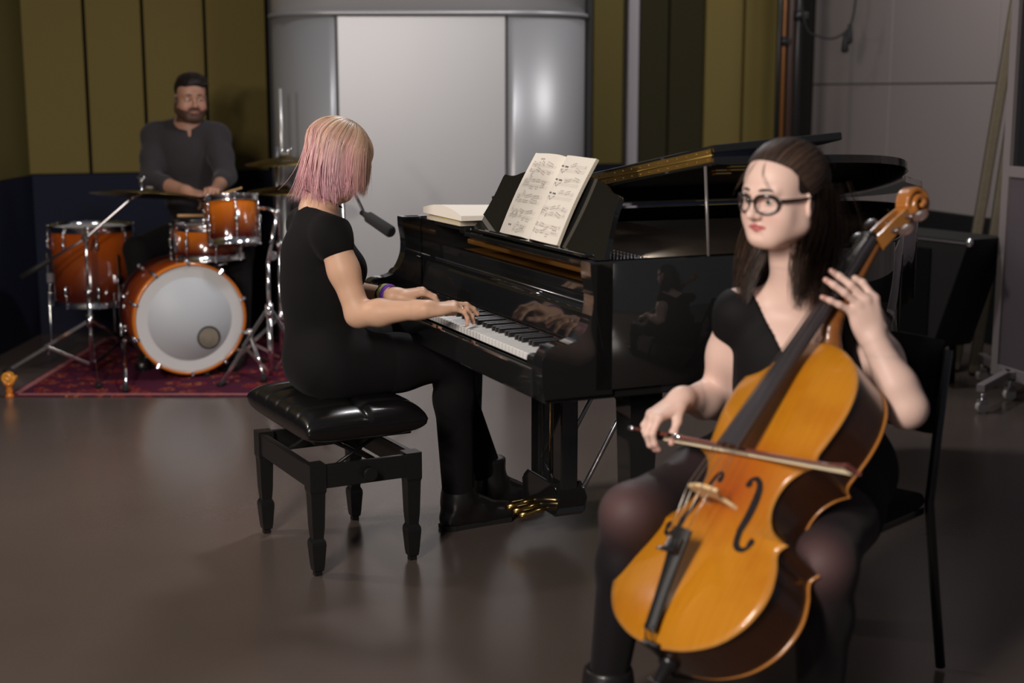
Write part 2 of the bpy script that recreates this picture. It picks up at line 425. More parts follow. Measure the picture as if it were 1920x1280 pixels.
# music shelf and top blocks
b = MB(); b.bx(.232, .256, VT + .05, VB - .05, .80, .885, .005); b.build('shelf_rail', L, piano)
b = MB(); b.bx(.205, .44, 1.02, VB - .045, .955, .972, .004); b.bx(.205, .44, VT + .045, .0, .955, .972, .004); b.bx(.205, .30, -.005, 1.025, .940, .956, .004)
b.build('music_shelf', L, piano)
# music desk
Md = Matrix.Translation((.235, 0, .973)) @ Matrix.Rotation(math.radians(-33), 4, 'Y') @ Matrix.Identity(4)
# local: x->v, y->up the desk
Mdesk = frame((.232, 0, .957), Vector((0, 1, 0)), Vector((math.sin(math.radians(27)), 0, math.cos(math.radians(27)))), Vector((-math.cos(math.radians(27)), 0, math.sin(math.radians(27)))))
dp = catmull([(.05, 0, 0), (.075, .06, 0), (.110, .14, 0), (.125, .200, 0)], 5) + catmull([(.135, .205, 0), (.20, .215, 0), (.30, .245, 0), (.55, .262, 0), (.80, .245, 0), (.90, .222, 0), (.975, .222, 0)], 5) + catmull([(.985, .222, 0), (.988, .14, 0), (1.008, .06, 0), (1.045, 0, 0)], 5)
b = MB(); b.prism([(.02 + p.x * .955, p.y * .93) for p in dp], -.012, .004, Mdesk, .003); b.build('music_desk', L, piano)
b = MB(); b.box(Mdesk @ Vector((.54, .004, .015)), (.026, .80, .010), Euler((0, 0, 0)).to_matrix(), .003); b.build('desk_ledge', L, piano)
# lid: main part propped, front flap folded back over it
LA = math.radians(8.8)
Ml = Matrix.Translation((0, VB, RIM + .006)) @ Matrix.Rotation(-LA, 4, 'X') @ Matrix.Translation((0, -VB, 0))
lo = offset_path(cur, -.012)
lid_poly = [(.45, VT - .012)] + [p for p in lo if p[0] > .46] + [(.45, VB + .008)]
b = MB(); b.prism(lid_poly, 0, .022, Ml, .004); b.build('lid', L, piano)
Mf = Ml @ Matrix.Translation((.452, 0, .030)) @ Matrix.Rotation(math.radians(-4.2), 4, 'Y')
b = MB(); b.prism([(0, VT - .012), (.40, VT - .012), (.425, VT + .10), (.425, VB + .008), (0, VB + .008)], 0, .022, Mf, .004); b.build('front_lid_flap', L, piano)
b = MB()
b.box(Ml @ Vector((.4485, .60, .026)), (.003, 1.46, .034), Ml.to_3x3())
b.cyl(Ml @ Vector((.447, VT - .008, .026)), Ml @ Vector((.447, VB, .026)), .0030, n=8)
for k in range(28):
    for zz in (.016, .036): b.ball(Ml @ Vector((.4468, VT + .02 + k * .052, zz)), .0022, 6)
b.build('piano_hinge', mat('hinge_brass', (.42, .27, .07), .35, 1.0), piano)
zt = (Ml @ Vector((.46, VT + .02, 0))).z
b = MB(); b.tube([(.45, VT + .025, RIM - .02), (.445, VT + .045, zt)], .0045, 8); b.build('lid_prop', mat('prop_stick', (.20, .18, .17), .25, .3), piano)
# brass fittings inside the rim
b = MB(); b.box((.50, VT + .06, .965), (.09, .02, .008), None, .002); b.cyl((.545, VT + .05, .955), (.545, VT + .05, .985), .007); b.build('prop_bracket', M['brass'], piano)
for (u_, v_, hh) in ((.585, VT + .10, -.004), (.60, VT + .20, -.004)):
    b = MB(); b.box(Ml @ Vector((u_, v_, hh)), (.05, .022, .006), Ml.to_3x3(), .001); b.build('lid_lock_plate', M['brass'], piano)
b = MB(); b.lathe([(0, .036), (.009, .034), (.007, .024), (.010, .014), (.010, 0), (0, 0)], Matrix.Translation((.66, VT + .03, RIM)), 16); b.build('lid_stop_knob', M['brass'], piano)
# legs
def leg(u, v):
    q = MB()
    prof = [(.100, .66), (.100, .60), (.085, .585), (.080, .50), (.062, .16), (.058, .13), (.068, .12), (.068, .10), (.05, .09)]
    for (w0, z0), (w1, z1) in zip(prof, prof[1:]):
        vs = []
        for w_, z in ((w0, z0), (w1, z1)):
            vs.append([q.bm.verts.new((u + sx * w_ / 2, v + sy * w_ / 2, z)) for sx, sy in ((-1, -1), (1, -1), (1, 1), (-1, 1))])
        for k in range(4): q.bm.faces.new((vs[0][k], vs[0][(k + 1) % 4], vs[1][(k + 1) % 4], vs[1][k]))
    bmesh.ops.remove_doubles(q.bm, verts=q.bm.verts, dist=.0005)
    o = q.build('leg', L, piano)
    c = MB(); c.cyl((u, v, .055), (u, v, .10), .012); c.box((u, v, .07), (.028, .034, .03), None, .003); c.build('caster_fork', M['brass'], o)
    c = MB(); c.cyl((u, v - .012, .032), (u, v + .012, .032), .032, n=20); c.build('caster_wheel', M['brass'], o)
leg(.30, .00); leg(.30, 1.23); leg(1.75, 1.12)
# lyre: two posts, box, three pedals, rods and braces
LU, LV = .385, .705
b = MB(); b.bx(LU - .06, LU + .06, LV - .16, LV + .16, .600, .640, .006); b.build('lyre_top', L, piano)
for v in (LV - .085, LV + .085):
    b = MB(); b.bx(LU - .03, LU + .03, v - .030, v + .030, .16, .605, .005); b.build('lyre_post', L, piano)
b = MB(); pts = [(-.11, .02), (-.13, .035), (-.125, .05), (-.145, .085), (-.12, .10), (-.10, .125), (.10, .125), (.12, .10), (.145, .085), (.125, .05), (.13, .035), (.11, .02)]
b.prism(pts, -.05, .05, frame((LU, LV, .07), Vector((0, 1, 0)), Vector((0, 0, 1)), Vector((1, 0, 0))), .005); b.build('pedal_box', L, piano)
for v in (LV - .05, LV, LV + .05):
    b = MB(); b.tube([(LU - .04, v, .105), (LU - .09, v, .098), (LU - .12, v, .092), (LU - .145, v, .090)], [.008, .010, .014, .010], 10); b.build('pedal', M['brass'], piano)
for v in (LV - .03, LV, LV + .03):
    b = MB(); b.cyl((LU, v, .18), (LU, v, .62), .003, n=8); b.build('pedal_rod', M['brass'], piano)
for v in (LV - .11, LV + .11):
    b = MB(); b.tube([(LU + .02, v, .12), (LU + .33, v, .655)], .008, 10); b.build('lyre_brace', M['chrome_rough'], piano)
# name on the case
def text(name, body, size, M4, m, parent, ext=.0004, align='CENTER'):
    cu = bpy.data.curves.new(name, 'FONT'); cu.body = body; cu.size = size; cu.extrude = ext; cu.align_x = align
    o = bpy.data.objects.new(name, cu); col.objects.link(o)
    dg = bpy.context.evaluated_depsgraph_get(); me = bpy.data.meshes.new_from_object(o.evaluated_get(dg))
    bpy.data.objects.remove(o); bpy.data.curves.remove(cu)
    me.transform(M4); return link_mesh(name, me, m, parent)

# open music book
def page_fn(side):     # side +1: towards bass (left page), -1: right page
    def f(u, v):       # u: 0 spine..1 outer, v: 0 bottom..1 top
        w_, h_ = .212, .272
        x = .555 + side * (u * w_ * .985)
        z = .014 + .016 * math.sin(math.pi * min(1, u * 1.05)) * (1 - .55 * u) - .010 * (1 - min(1, u * 8)) + (.006 * math.sin(math.pi * v) * u)
        y = .013 + v * h_ - .003 * math.sin(math.pi * u)
        return Mdesk @ Vector((x, y, z + .004))
    return f
rnd = random.Random(11)
book = empty('music_book', (0, 0, 0), 0, 'open sheet music book standing on the piano music desk', 'sheet music')
book.location = KO; book.rotation_euler = (0, 0, RZ)
for side in (1, -1):
    f = page_fn(side)
    b = MB(); b.grid(f, 20, 12)
    def back(u, v): p = f(u, v); return p - Mdesk.to_3x3() @ Vector((0, 0, .010 if u > .02 else .004))
    b.mi = 1; b.grid(back, 20, 12)
    b.grid(lambda u, v: f(1, u) if v < .5 else back(1, u), 12, 1)
    b.grid(lambda u, v: f(u, 1) if v < .5 else back(u, 1), 20, 1)
    b.grid(lambda u, v: f(u, 0) if v < .5 else back(u, 0), 20, 1)
    pg = b.build('page_block', [M['paper'], M['paper_edge']], book)
    nrm = Mdesk.to_3x3() @ Vector((0, 0, .0007))
    b = MB()
    def strip(u0, v0, u1, v1, th, n=1, mi=0):
        b.mi = mi
        L_ = math.hypot((u1 - u0) * .212, (v1 - v0) * .285) or 1e-6
        du, dv = -(v1 - v0) * .285 / L_ * th / .212 / 2, (u1 - u0) * .212 / L_ * th / .285 / 2
        for k in range(n):
            a, c = k / n, (k + 1) / n
            A = (u0 + (u1 - u0) * a, v0 + (v1 - v0) * a); C = (u0 + (u1 - u0) * c, v0 + (v1 - v0) * c)
            q = [f(A[0] - du, A[1] - dv), f(C[0] - du, C[1] - dv), f(C[0] + du, C[1] + dv), f(A[0] + du, A[1] + dv)]
            fc = b.bm.faces.new([b.bm.verts.new(p + nrm) for p in q]); fc.material_index = mi
    def stave(v0, u0=.10, u1=.90, notes=True):
        for l in range(5): strip(u0, v0 + l * .0085, u1, v0 + l * .0085, .00035, 12)
        if side == 1: pass
        if notes:
            x = u0 + .06; slope = rnd.uniform(-.5, .5)
            while x < u1 - .03:
                run = rnd.randint(3, 6); y = v0 + rnd.uniform(.0, .03); dy = rnd.uniform(-.006, .008)
                up = rnd.random() < .6; xs_ = []
                for n_ in range(run):
                    if x > u1 - .02: break
                    strip(x - .006, y, x + .006, y + .001, .0020, 1, 1)
                    sy = y + (.032 if up else -.028); sx = x + (.005 if up else -.005)
                    strip(sx, y, sx, sy, .0004, 1, 1); xs_.append((sx, sy))
                    x += rnd.uniform(.024, .038); y += dy + rnd.uniform(-.006, .006)
                if len(xs_) > 1: strip(*xs_[0], *xs_[-1], .0011, 1, 1)
                x += rnd.uniform(.02, .06)
    if side == 1:
        for v0 in (.83, .765, .645, .58, .455, .39, .27, .205): stave(v0, .08, .90)
        stave(.10, .12, .50); stave(.045, .12, .50)
        strip(.60, .115, .66, .115, .005, 1, 1); strip(.68, .115, .73, .115, .005, 1, 1)
        strip(.45, .93, .60, .93, .004, 1, 0)
    else:
        for v0 in (.86, .70, .54):
            stave(v0, .46, .90); strip(.12, v0 + .015, .24, v0 + .010, .0055, 1, 1); strip(.30, v0 + .008, .42, v0 + .004, .0055, 1, 1)
            for l in range(5): strip(.08, v0 - .055 + l * .0085, .90, v0 - .055 + l * .0085, .00035, 10)
            for q_ in range(9): strip(.12 + q_ * .035, v0 - .045 + .02 * math.sin(q_), .14 + q_ * .035, v0 - .045 + .02 * math.sin(q_), .003, 1, 1)
        for v0 in (.36, .29, .16, .09): stave(v0, .08, .92)
    b.build('printed_notes', [M['ink'], M['ink_note']], pg)
# books lying on the bass end of the case
def flat_book(c, d, rz, label, cover, th):
    root = empty('closed_book', KO + Matrix.Rotation(RZ, 3, 'Z') @ Vector(c), RZ + rz, label, 'book')
    q = MB(); q.bx(-d[0] / 2 + .002, d[0] / 2 - .002, -d[1] / 2 + .002, d[1] / 2 - .002, .0015, th - .0015); q.build('pages', M['paper_edge'], root)
    q = MB(); q.bx(-d[0] / 2, d[0] / 2, -d[1] / 2, d[1] / 2, 0, .0015); q.bx(-d[0] / 2, d[0] / 2, -d[1] / 2, d[1] / 2, th - .0015, th); q.bx(d[0] / 2 - .0015, d[0] / 2, -d[1] / 2, d[1] / 2, 0, th); q.build('cover', cover, root)
z = .974
bw = mat('cover_white', (.78, .77, .74), .5); 
flat_book((.30, 1.17, z), (.23, .30), .03, 'thin cream book lying lowest in the stack on the piano', mat('cover_cream', (.62, .52, .40), .5), .014); z += .014
flat_book((.305, 1.165, z), (.23, .30), -.02, 'thin book with a yellow cover edge in the middle of the stack on the piano', mat('cover_yellow', (.75, .62, .12), .5), .006); z += .006
# topmost: loosely opened white sheets
root = empty('open_score', KO + Matrix.Rotation(RZ, 3, 'Z') @ Vector((.30, 1.16, z)), RZ, 'white loose paged score lying on top of the book stack on the piano', 'sheet music')
b = MB()
top = lambda u, v: (-.125 + u * .25, -.19 + v * .36, .004 + .030 * math.sin(math.pi * (.15 + .8 * v)) * (1 - .35 * u) + .012 * v)
b.grid(top, 8, 16); b.grid(lambda u, v: (-.125 + u * .25, -.19 + v * .36, .0012), 8, 16)
for e in (0, 1):
    b.grid(lambda u, v: top(u, e) if v < .5 else (-.125 + u * .25, -.19 + e * .36, .0012), 8, 1)
    b.grid(lambda u, v: top(e, u) if v < .5 else (-.125 + e * .25, -.19 + u * .36, .0012), 16, 1)
b.build('pages', M['paper'], root)

# ------------------------------------------------------------------ smooth solid modelling (distance fields polygonised to one continuous mesh)
def V3(*a): return np.array(a, dtype=np.float64)
def nrmv(v): v = np.asarray(v, float); return v / (np.linalg.norm(v) + 1e-12)
class Solid:
    def __init__(s): s.p = []
    def add(s, fn, lo, hi, k=.01, op='u'): s.p.append((fn, np.asarray(lo, float), np.asarray(hi, float), k, op)); return s
    def cap(s, a, b, ra, rb, k=.012, op='u', off=0.0):
        a = np.asarray(a, float); b = np.asarray(b, float); ab = b - a; L2 = float(ab @ ab) + 1e-12
        def fn(X, Y, Z, a=a, ab=ab, L2=L2, ra=ra, rb=rb):
            x = X - a[0]; y = Y - a[1]; z = Z - a[2]
            t = np.clip((x * ab[0] + y * ab[1] + z * ab[2]) / L2, 0, 1)
            return np.sqrt((x - t * ab[0]) ** 2 + (y - t * ab[1]) ** 2 + (z - t * ab[2]) ** 2) - (ra + (rb - ra) * t)
        m = max(ra, rb)
        return s.add(fn, np.minimum(a, b) - m, np.maximum(a, b) + m, k, op)
    def chain(s, pts, k=.012, op='u', kk=None):
        for i in range(len(pts) - 1):
            s.cap(pts[i][0], pts[i + 1][0], pts[i][1], pts[i + 1][1], k, op)
        return s
    def ell(s, c, r, R=None, k=.012, op='u'):
        """ellipsoid; R columns = local axes in world"""
        c = np.asarray(c, float); r = np.asarray(r, float); R = np.eye(3) if R is None else np.asarray(R, float)
        def fn(X, Y, Z, c=c, r=r, R=R):
            x = X - c[0]; y = Y - c[1]; z = Z - c[2]
            u = (x * R[0, 0] + y * R[1, 0] + z * R[2, 0]) / r[0]; v = (x * R[0, 1] + y * R[1, 1] + z * R[2, 1]) / r[1]; w_ = (x * R[0, 2] + y * R[1, 2] + z * R[2, 2]) / r[2]
            k0 = np.sqrt(u * u + v * v + w_ * w_) + 1e-9
            k1 = np.sqrt((u / r[0]) ** 2 + (v / r[1]) ** 2 + (w_ / r[2]) ** 2) + 1e-9
            return k0 * (k0 - 1) / k1
        ex = np.sqrt(((R * r) ** 2).sum(1))
        return s.add(fn, c - ex, c + ex, k, op)
    def rbox(s, c, h, R=None, rad=.01, k=.01, op='u'):
        c = np.asarray(c, float); h = np.asarray(h, float); R = np.eye(3) if R is None else np.asarray(R, float)
        def fn(X, Y, Z):
            x = X - c[0]; y = Y - c[1]; z = Z - c[2]
            q = [np.abs(x * R[0, i] + y * R[1, i] + z * R[2, i]) - (h[i] - rad) for i in range(3)]
            return np.sqrt(sum(np.maximum(a, 0) ** 2 for a in q)) + np.minimum(np.maximum(np.maximum(q[0], q[1]), q[2]), 0) - rad
        ex = np.abs(R) @ h
        return s.add(fn, c - ex, c + ex, k, op)
    def clip(s, fn):
        """keep where fn <= 0"""
        s.p.append((fn, None, None, 0, 'clip')); return s
    def grow(s, d):
        o = Solid()
        for fn, lo, hi, k, op in s.p:
            if op == 'u': o.p.append((lambda X, Y, Z, fn=fn: fn(X, Y, Z) - d, lo - d, hi + d, k, op))
            elif op == 's': o.p.append((lambda X, Y, Z, fn=fn: fn(X, Y, Z) + d, lo, hi, k, op))
        return o
    def bounds(s):
        lo = np.min([p[1] for p in s.p if p[4] == 'u'], axis=0); hi = np.max([p[2] for p in s.p if p[4] == 'u'], axis=0)
        return lo, hi
    def eval(s, lo, hi, h):
        lo = np.asarray(lo, float); n = np.ceil((np.asarray(hi, float) - lo) / h).astype(int) + 1
        ax = [(lo[i] + h * np.arange(n[i])).astype(np.float32) for i in range(3)]
        F = np.full(n, 1.0, np.float32)
        for fn, a, b, k, op in s.p:
            if op == 'clip':
                X, Y, Z = np.meshgrid(*ax, indexing='ij', sparse=True)
                F = np.maximum(F, fn(X, Y, Z).astype(np.float32)); continue
            m = k + 2.5 * h
            i0 = np.clip(np.floor((a - m - lo) / h).astype(int), 0, n); i1 = np.clip(np.ceil((b + m - lo) / h).astype(int) + 1, 0, n)
            if np.any(i1 <= i0): continue
            sl = tuple(slice(i0[i], i1[i]) for i in range(3))
            X, Y, Z = np.meshgrid(*[ax[i][i0[i]:i1[i]] for i in range(3)], indexing='ij', sparse=True)
            d = fn(X, Y, Z).astype(np.float32); S = F[sl]
            if op == 'u':
                hh = np.maximum(k - np.abs(S - d), 0) / max(k, 1e-6); F[sl] = np.minimum(S, d) - hh * hh * k * .25
            elif op == 's':
                d = -d; hh = np.maximum(k - np.abs(S - d), 0) / max(k, 1e-6); F[sl] = np.maximum(S, d) + hh * hh * k * .25
            elif op == 'max':
                F[sl] = np.maximum(S, d)
        return F, lo, n
    def poly(s, lo=None, hi=None, h=.004, keep=None):
        if lo is None:
            lo, hi = s.bounds(); lo = lo - 3 * h; hi = hi + 3 * h
        F, lo, n = s.eval(lo, hi, h)
        ny, nz = int(n[1]), int(n[2]); Fl = F.reshape(-1); st_ = (ny * nz, nz, 1)
        cell_id = {}
        near = np.flatnonzero(np.abs(Fl) < h * 1.8)
        I = near // (ny * nz); J = (near // nz) % ny; K = near % nz
        quads = []; cells_all = []
        cross = []
        for a in range(3):
            idx = (I, J, K)[a]; ok = idx < n[a] - 1
            p = near[ok]; q = p + st_[a]
            c = (Fl[p] < 0) != (Fl[q] < 0); p = p[c]; q = q[c]
            i, j, k = p // (ny * nz), (p // nz) % ny, p % nz
            f0 = Fl[p]; f1 = Fl[q]; t = f0 / (f0 - f1)
            P = np.stack([i, j, k], 1).astype(np.float32); P[:, a] += t
            b_, c_ = (a + 1) % 3, (a + 2) % 3
            ijk = (i, j, k); inner_ = (ijk[b_] > 0) & (ijk[c_] > 0)
            ids = [p, p - st_[b_], p - st_[b_] - st_[c_], p - st_[c_]]
            cross.append((P, ids, inner_, f0 < 0))
        allc = np.concatenate([ids[m][inn] for P, ids, inn, fl in cross for m in range(4)])
        allp = np.concatenate([P[inn] for P, ids, inn, fl in cross for m in range(4)])
        uc, inv = np.unique(allc, return_inverse=True)
        cnt = np.bincount(inv).astype(np.float32)
        v = np.stack([np.bincount(inv, weights=allp[:, d]) / cnt for d in range(3)], 1)
        verts = lo + v * h
        off = 0; faces = []
        for P, ids, inn, fl in cross:
            m = int(inn.sum()); q = np.stack([inv[off + r * m: off + (r + 1) * m] for r in range(4)], 1); off += 4 * m
            f = fl[inn]; q[~f] = q[~f][:, ::-1]; faces.append(q)
        faces = np.concatenate(faces)
        if keep is not None:
            cen = verts[faces].mean(1); faces = faces[keep(cen)]
            used, inv2 = np.unique(faces, return_inverse=True); verts = verts[used]; faces = inv2.reshape(-1, 4)
        return verts, faces

def np_mesh(name, verts, faces, m=None, parent=None, colors=None, smooth=True, origin=None, mat_idx=None):
    verts = np.asarray(verts, np.float32)
    if origin is not None: verts = verts - np.asarray(origin, np.float32)
    me = bpy.data.meshes.new(name); me.vertices.add(len(verts)); me.vertices.foreach_set('co', verts.ravel())
    faces = np.asarray(faces, np.int32); nv = faces.shape[1]
    me.loops.add(faces.size); me.loops.foreach_set('vertex_index', faces.ravel())
    me.polygons.add(len(faces)); me.polygons.foreach_set('loop_start', np.arange(0, faces.size, nv, dtype=np.int32))
    if smooth: me.polygons.foreach_set('use_smooth', np.ones(len(faces), bool))
    me.update(calc_edges=True); me.validate()
    if colors is not None:
        ca = me.color_attributes.new('Col', 'FLOAT_COLOR', 'POINT')
        c = np.ones((len(verts), 4), np.float32); c[:, :3] = colors; ca.data.foreach_set('color', c.ravel())
    return link_mesh(name, me, m, parent)

def relax(verts, faces, it=2, lam=.5):
    n = len(verts); v = verts.copy()
    e = np.concatenate([faces[:, [i, (i + 1) % faces.shape[1]]] for i in range(faces.shape[1])])
    deg = np.bincount(e[:, 0], minlength=n) + np.bincount(e[:, 1], minlength=n) + 1e-9
    for _ in range(it):
        s = np.stack([np.bincount(e[:, 0], weights=v[e[:, 1], d], minlength=n) + np.bincount(e[:, 1], weights=v[e[:, 0], d], minlength=n) for d in range(3)], 1) / deg[:, None]
        v = v + lam * (s - v)
    return v

def multi_poly(solid, coarse, h, fines):
    """coarse box polygonised at h; each fine box (lo, hi, hf) replaces the coarse surface inside it; all joined to one mesh"""
    def keep(c):
        k = np.ones(len(c), bool)
        for lo, hi, hf in fines: k &= ~np.all((c > np.asarray(lo) + h * 1.2) & (c < np.asarray(hi) - h * 1.2), axis=1)
        return k
    lo, hi = coarse if coarse else solid.bounds()
    lo = np.asarray(lo) - 3 * h; hi = np.asarray(hi) + 3 * h
    V, Fc = solid.poly(lo, hi, h, keep if fines else None); V = relax(V, Fc, 1, .5); vs = [V]; fs = [Fc]; off = len(V)
    for lo, hi, hf in fines:
        v, f = solid.poly(lo, hi, hf)
        if hf > .0024: v = relax(v, f, 1, .4)
        vs.append(v); fs.append(f + off); off += len(v)
    return np.concatenate(vs), np.concatenate(fs)

# ---- heads.  Local axes: x = its left, y = forward (face), z = up; origin midway between the ears
class Head:
    def __init__(s, c, fwd, up, size=1.0):
        s.c = np.asarray(c, float); f = nrmv(fwd); u = np.asarray(up, float); u = nrmv(u - f * (u @ f)); l = np.cross(u, f)
        s.R = np.stack([l, f, u], 1); s.k = size
    def w(s, x, y, z): return s.c + s.R @ (np.array([x, y, z]) * s.k)
    def loc(s, P): return ((np.asarray(P) - s.c) @ s.R) / s.k
    def ell(s, S, c, r, k=.01, op='u', rot=None):
        R = s.R if rot is None else s.R @ np.array(Euler(rot).to_matrix())
        S.ell(s.w(*c), np.array(r) * s.k, R, k * s.k, op)
    def cap(s, S, a, b, ra, rb, k=.01, op='u'): S.cap(s.w(*a), s.w(*b), ra * s.k, rb * s.k, k * s.k, op)
    def build(s, S, female=True, jaw=1.0, nose=1.0):
        e, c = s.ell, s.cap
        e(S, (0, -.012, .055), (.074, .094, .078), .02)              # cranium
        e(S, (0, .035, .045), (.066, .058, .066), .03)               # forehead
        e(S, (0, .030, -.010), (.062, .058, .060), .03)              # mid face
        dm = .003 if female else 0; dc = .010 if female else 0
        e(S, (0, .042, -.050 + dm), (.047 * jaw, .042, .040), .035)       # mouth barrel
        e(S, (0, .066, -.088 + dc), (.023 * jaw, .018, .016), .028)       # chin
        for sx in (-1, 1):
            e(S, (sx * .040, .050, -.028), (.028, .027, .030), .03)  # cheek
            c(S, (sx * .056 * jaw, .000, -.048), (sx * .024, .058, -.086 + dc), .0155, .014, .04)   # jaw line
            c(S, (sx * .056, -.004, .0), (sx * .052 * jaw, .002, -.046), .014, .014, .04)
            e(S, (sx * .031, .092, .012), (.021, .014, .013), .012, 's')    # eye sockets
            c(S, (sx * .012, .089, .032), (sx * .044, .076, .034), .008, .006, .014)   # brow ridge
        # nose
        c(S, (0, .088, .020), (0, .104 + .003 * nose, -.014), .0075, .0095, .012)
        e(S, (0, .107 + .004 * nose, -.020), (.0105, .011, .0095), .010)
        for sx in (-1, 1):
            e(S, (sx * .0115, .098, -.023), (.0085, .010, .0080), .007)
            e(S, (sx * .0065, .104, -.0315), (.0036, .0052, .0045), .003, 's')
        # lips
        c(S, (-.008, .0890, -.0475 + dm), (.008, .0890, -.0475 + dm), .0050, .0050, .007)
        for sx in (-1, 1):
            c(S, (sx * .005, .0895, -.0482 + dm), (sx * .025, .0770, -.0520 + dm), .0050, .0030, .005)
            c(S, (sx * .000, .0880, -.0575 + dm), (sx * .023, .0765, -.0532 + dm), .0062, .0030, .005)
        c(S, (-.028, .0790, -.0528 + dm), (0, .0960, -.0525 + dm), .0012, .0016, .003, 's'); c(S, (.028, .0790, -.0528 + dm), (0, .0960, -.0525 + dm), .0012, .0016, .003, 's')
        c(S, (-.010, .094, -.070 + dm), (.010, .094, -.070 + dm), .004, .004, .012, 's')
        # eyeballs with lids
        for sx in (-1, 1):
            e(S, (sx * .031, .0755, .0125), (.0135, .0125, .0125), .004)
            c(S, (sx * .018, .0862, .0175), (sx * .044, .0805, .0165), .0052, .0046, .004)
            c(S, (sx * .019, .0850, .0045), (sx * .043, .0790, .0050), .0040, .0036, .004)
        # ears
        for sx in (-1, 1):
            R = (0, sx * .30, 0)
            e(S, (sx * .0785, -.006, .000), (.0065, .017, .030), .005, rot=(0.15, 0, sx * -.45))
            e(S, (sx * .0865, -.004, .004), (.0050, .0100, .017), .004, 's', rot=(0.15, 0, sx * -.45))
            e(S, (sx * .073, .002, -.024), (.006, .008, .010), .006)
    def colors(s, V, base, lip, brow=None, beard=None, col=None):
        L = s.loc(V); C = col if col is not None else np.tile(np.array(base, np.float32), (len(V), 1))
        x, y, z = L[:, 0], L[:, 1], L[:, 2]; face = (y > .05)
        zl = -.0530 + .0012 * np.cos(x * 260)
        z = z - (0 if beard is not None else .003)
        m = face & (np.abs(x) < .0265) & (z < -.0430 - .28 * np.abs(x)) & (z > -.0630 + np.abs(x) * .30) & (y > .060)
        C[m] = lip
        if beard is not None:
            jawz = (z < -.034 - .3 * np.clip(y - .05, 0, 1)) & (y > -.03) & (z > -.115); mou = face & (np.abs(x) < .034) & (z < -.030) & (z > -.047)
            side = (np.abs(x) > .052) & (y > -.012) & (y < .03) & (z < .02) & (z > -.09)
            b_ = (jawz | mou | side) & ~m & (np.linalg.norm(L, axis=1) < .14)
            C[b_] = C[b_] * .18 + np.array(beard, np.float32) * .82
        ck = face[:, None] * np.exp(-(((np.abs(x) - .040) / .018) ** 2 + ((z + .026) / .016) ** 2))[:, None]
        C[:] = C * (1 - .28 * ck) + np.array([.62, .24, .20], np.float32) * .28 * ck
        return C
    def eyes(s, parent, iris, brow, look=(0, 0), lid=1.0, brows=True, og=None):
        for sx in (-1, 1):
            o = s.w(sx * .031, .0768, .0112)
            q = MB(); d = nrmv(s.R @ np.array([look[0], 1, look[1]]))
            z = Vector(d); x = z.orthogonal().normalized(); y = z.cross(x); F_ = frame(Vector(o), x, y, z); r = .0128 * s.k
            def prof(a0, a1, n=6, rr=r): return [(rr * math.sin(a0 + (a1 - a0) * i / n), rr * math.cos(a0 + (a1 - a0) * i / n)) for i in range(n + 1)]
            q.mi = 0; q.lathe(prof(.46, math.pi * .75, 10), F_, 20); q.mi = 1; q.lathe(prof(.20, .46), F_, 20); q.mi = 2; q.lathe(prof(0, .20), F_, 20)
            if og is not None: bmesh.ops.translate(q.bm, verts=q.bm.verts, vec=-Vector(og))
            q.build('eyeball', [EYEW, iris, M['ink_dark']], parent)
            # upper lashes
            P = [Vector(s.w(sx * (.0185 + .0255 * t), .0905 - .0075 * t - .001, .0155 + .0035 * math.sin(math.pi * t) - .003 * t)) for t in (0, .25, .5, .75, 1)]
            if og is not None: P = [p - Vector(og) for p in P]
            MB().tube(P, [.0006, .0011, .0014, .0014, .0007], 6).build('eyelashes', brow, parent)
            if brows:
                P = [Vector(s.w(sx * (.013 + .038 * t), .0985 - .019 * t * t - .002 * t, .0330 + .0065 * math.sin(math.pi * (.15 + .7 * t)) - .002 * t)) for t in (0, .2, .4, .6, .8, 1)]
                if og is not None: P = [p - Vector(og) for p in P]
                MB().tube(P, [.0022 * s.k, .0034 * s.k, .0034 * s.k, .0028 * s.k, .002 * s.k, .0008], 8).build('eyebrow', brow, parent)
EYEW = mat('eye_white', (.46, .42, .40), .3); IRIS_B = mat('iris_brown', (.10, .05, .02), .2); IRIS_G = mat('iris_green', (.045, .050, .035), .2)

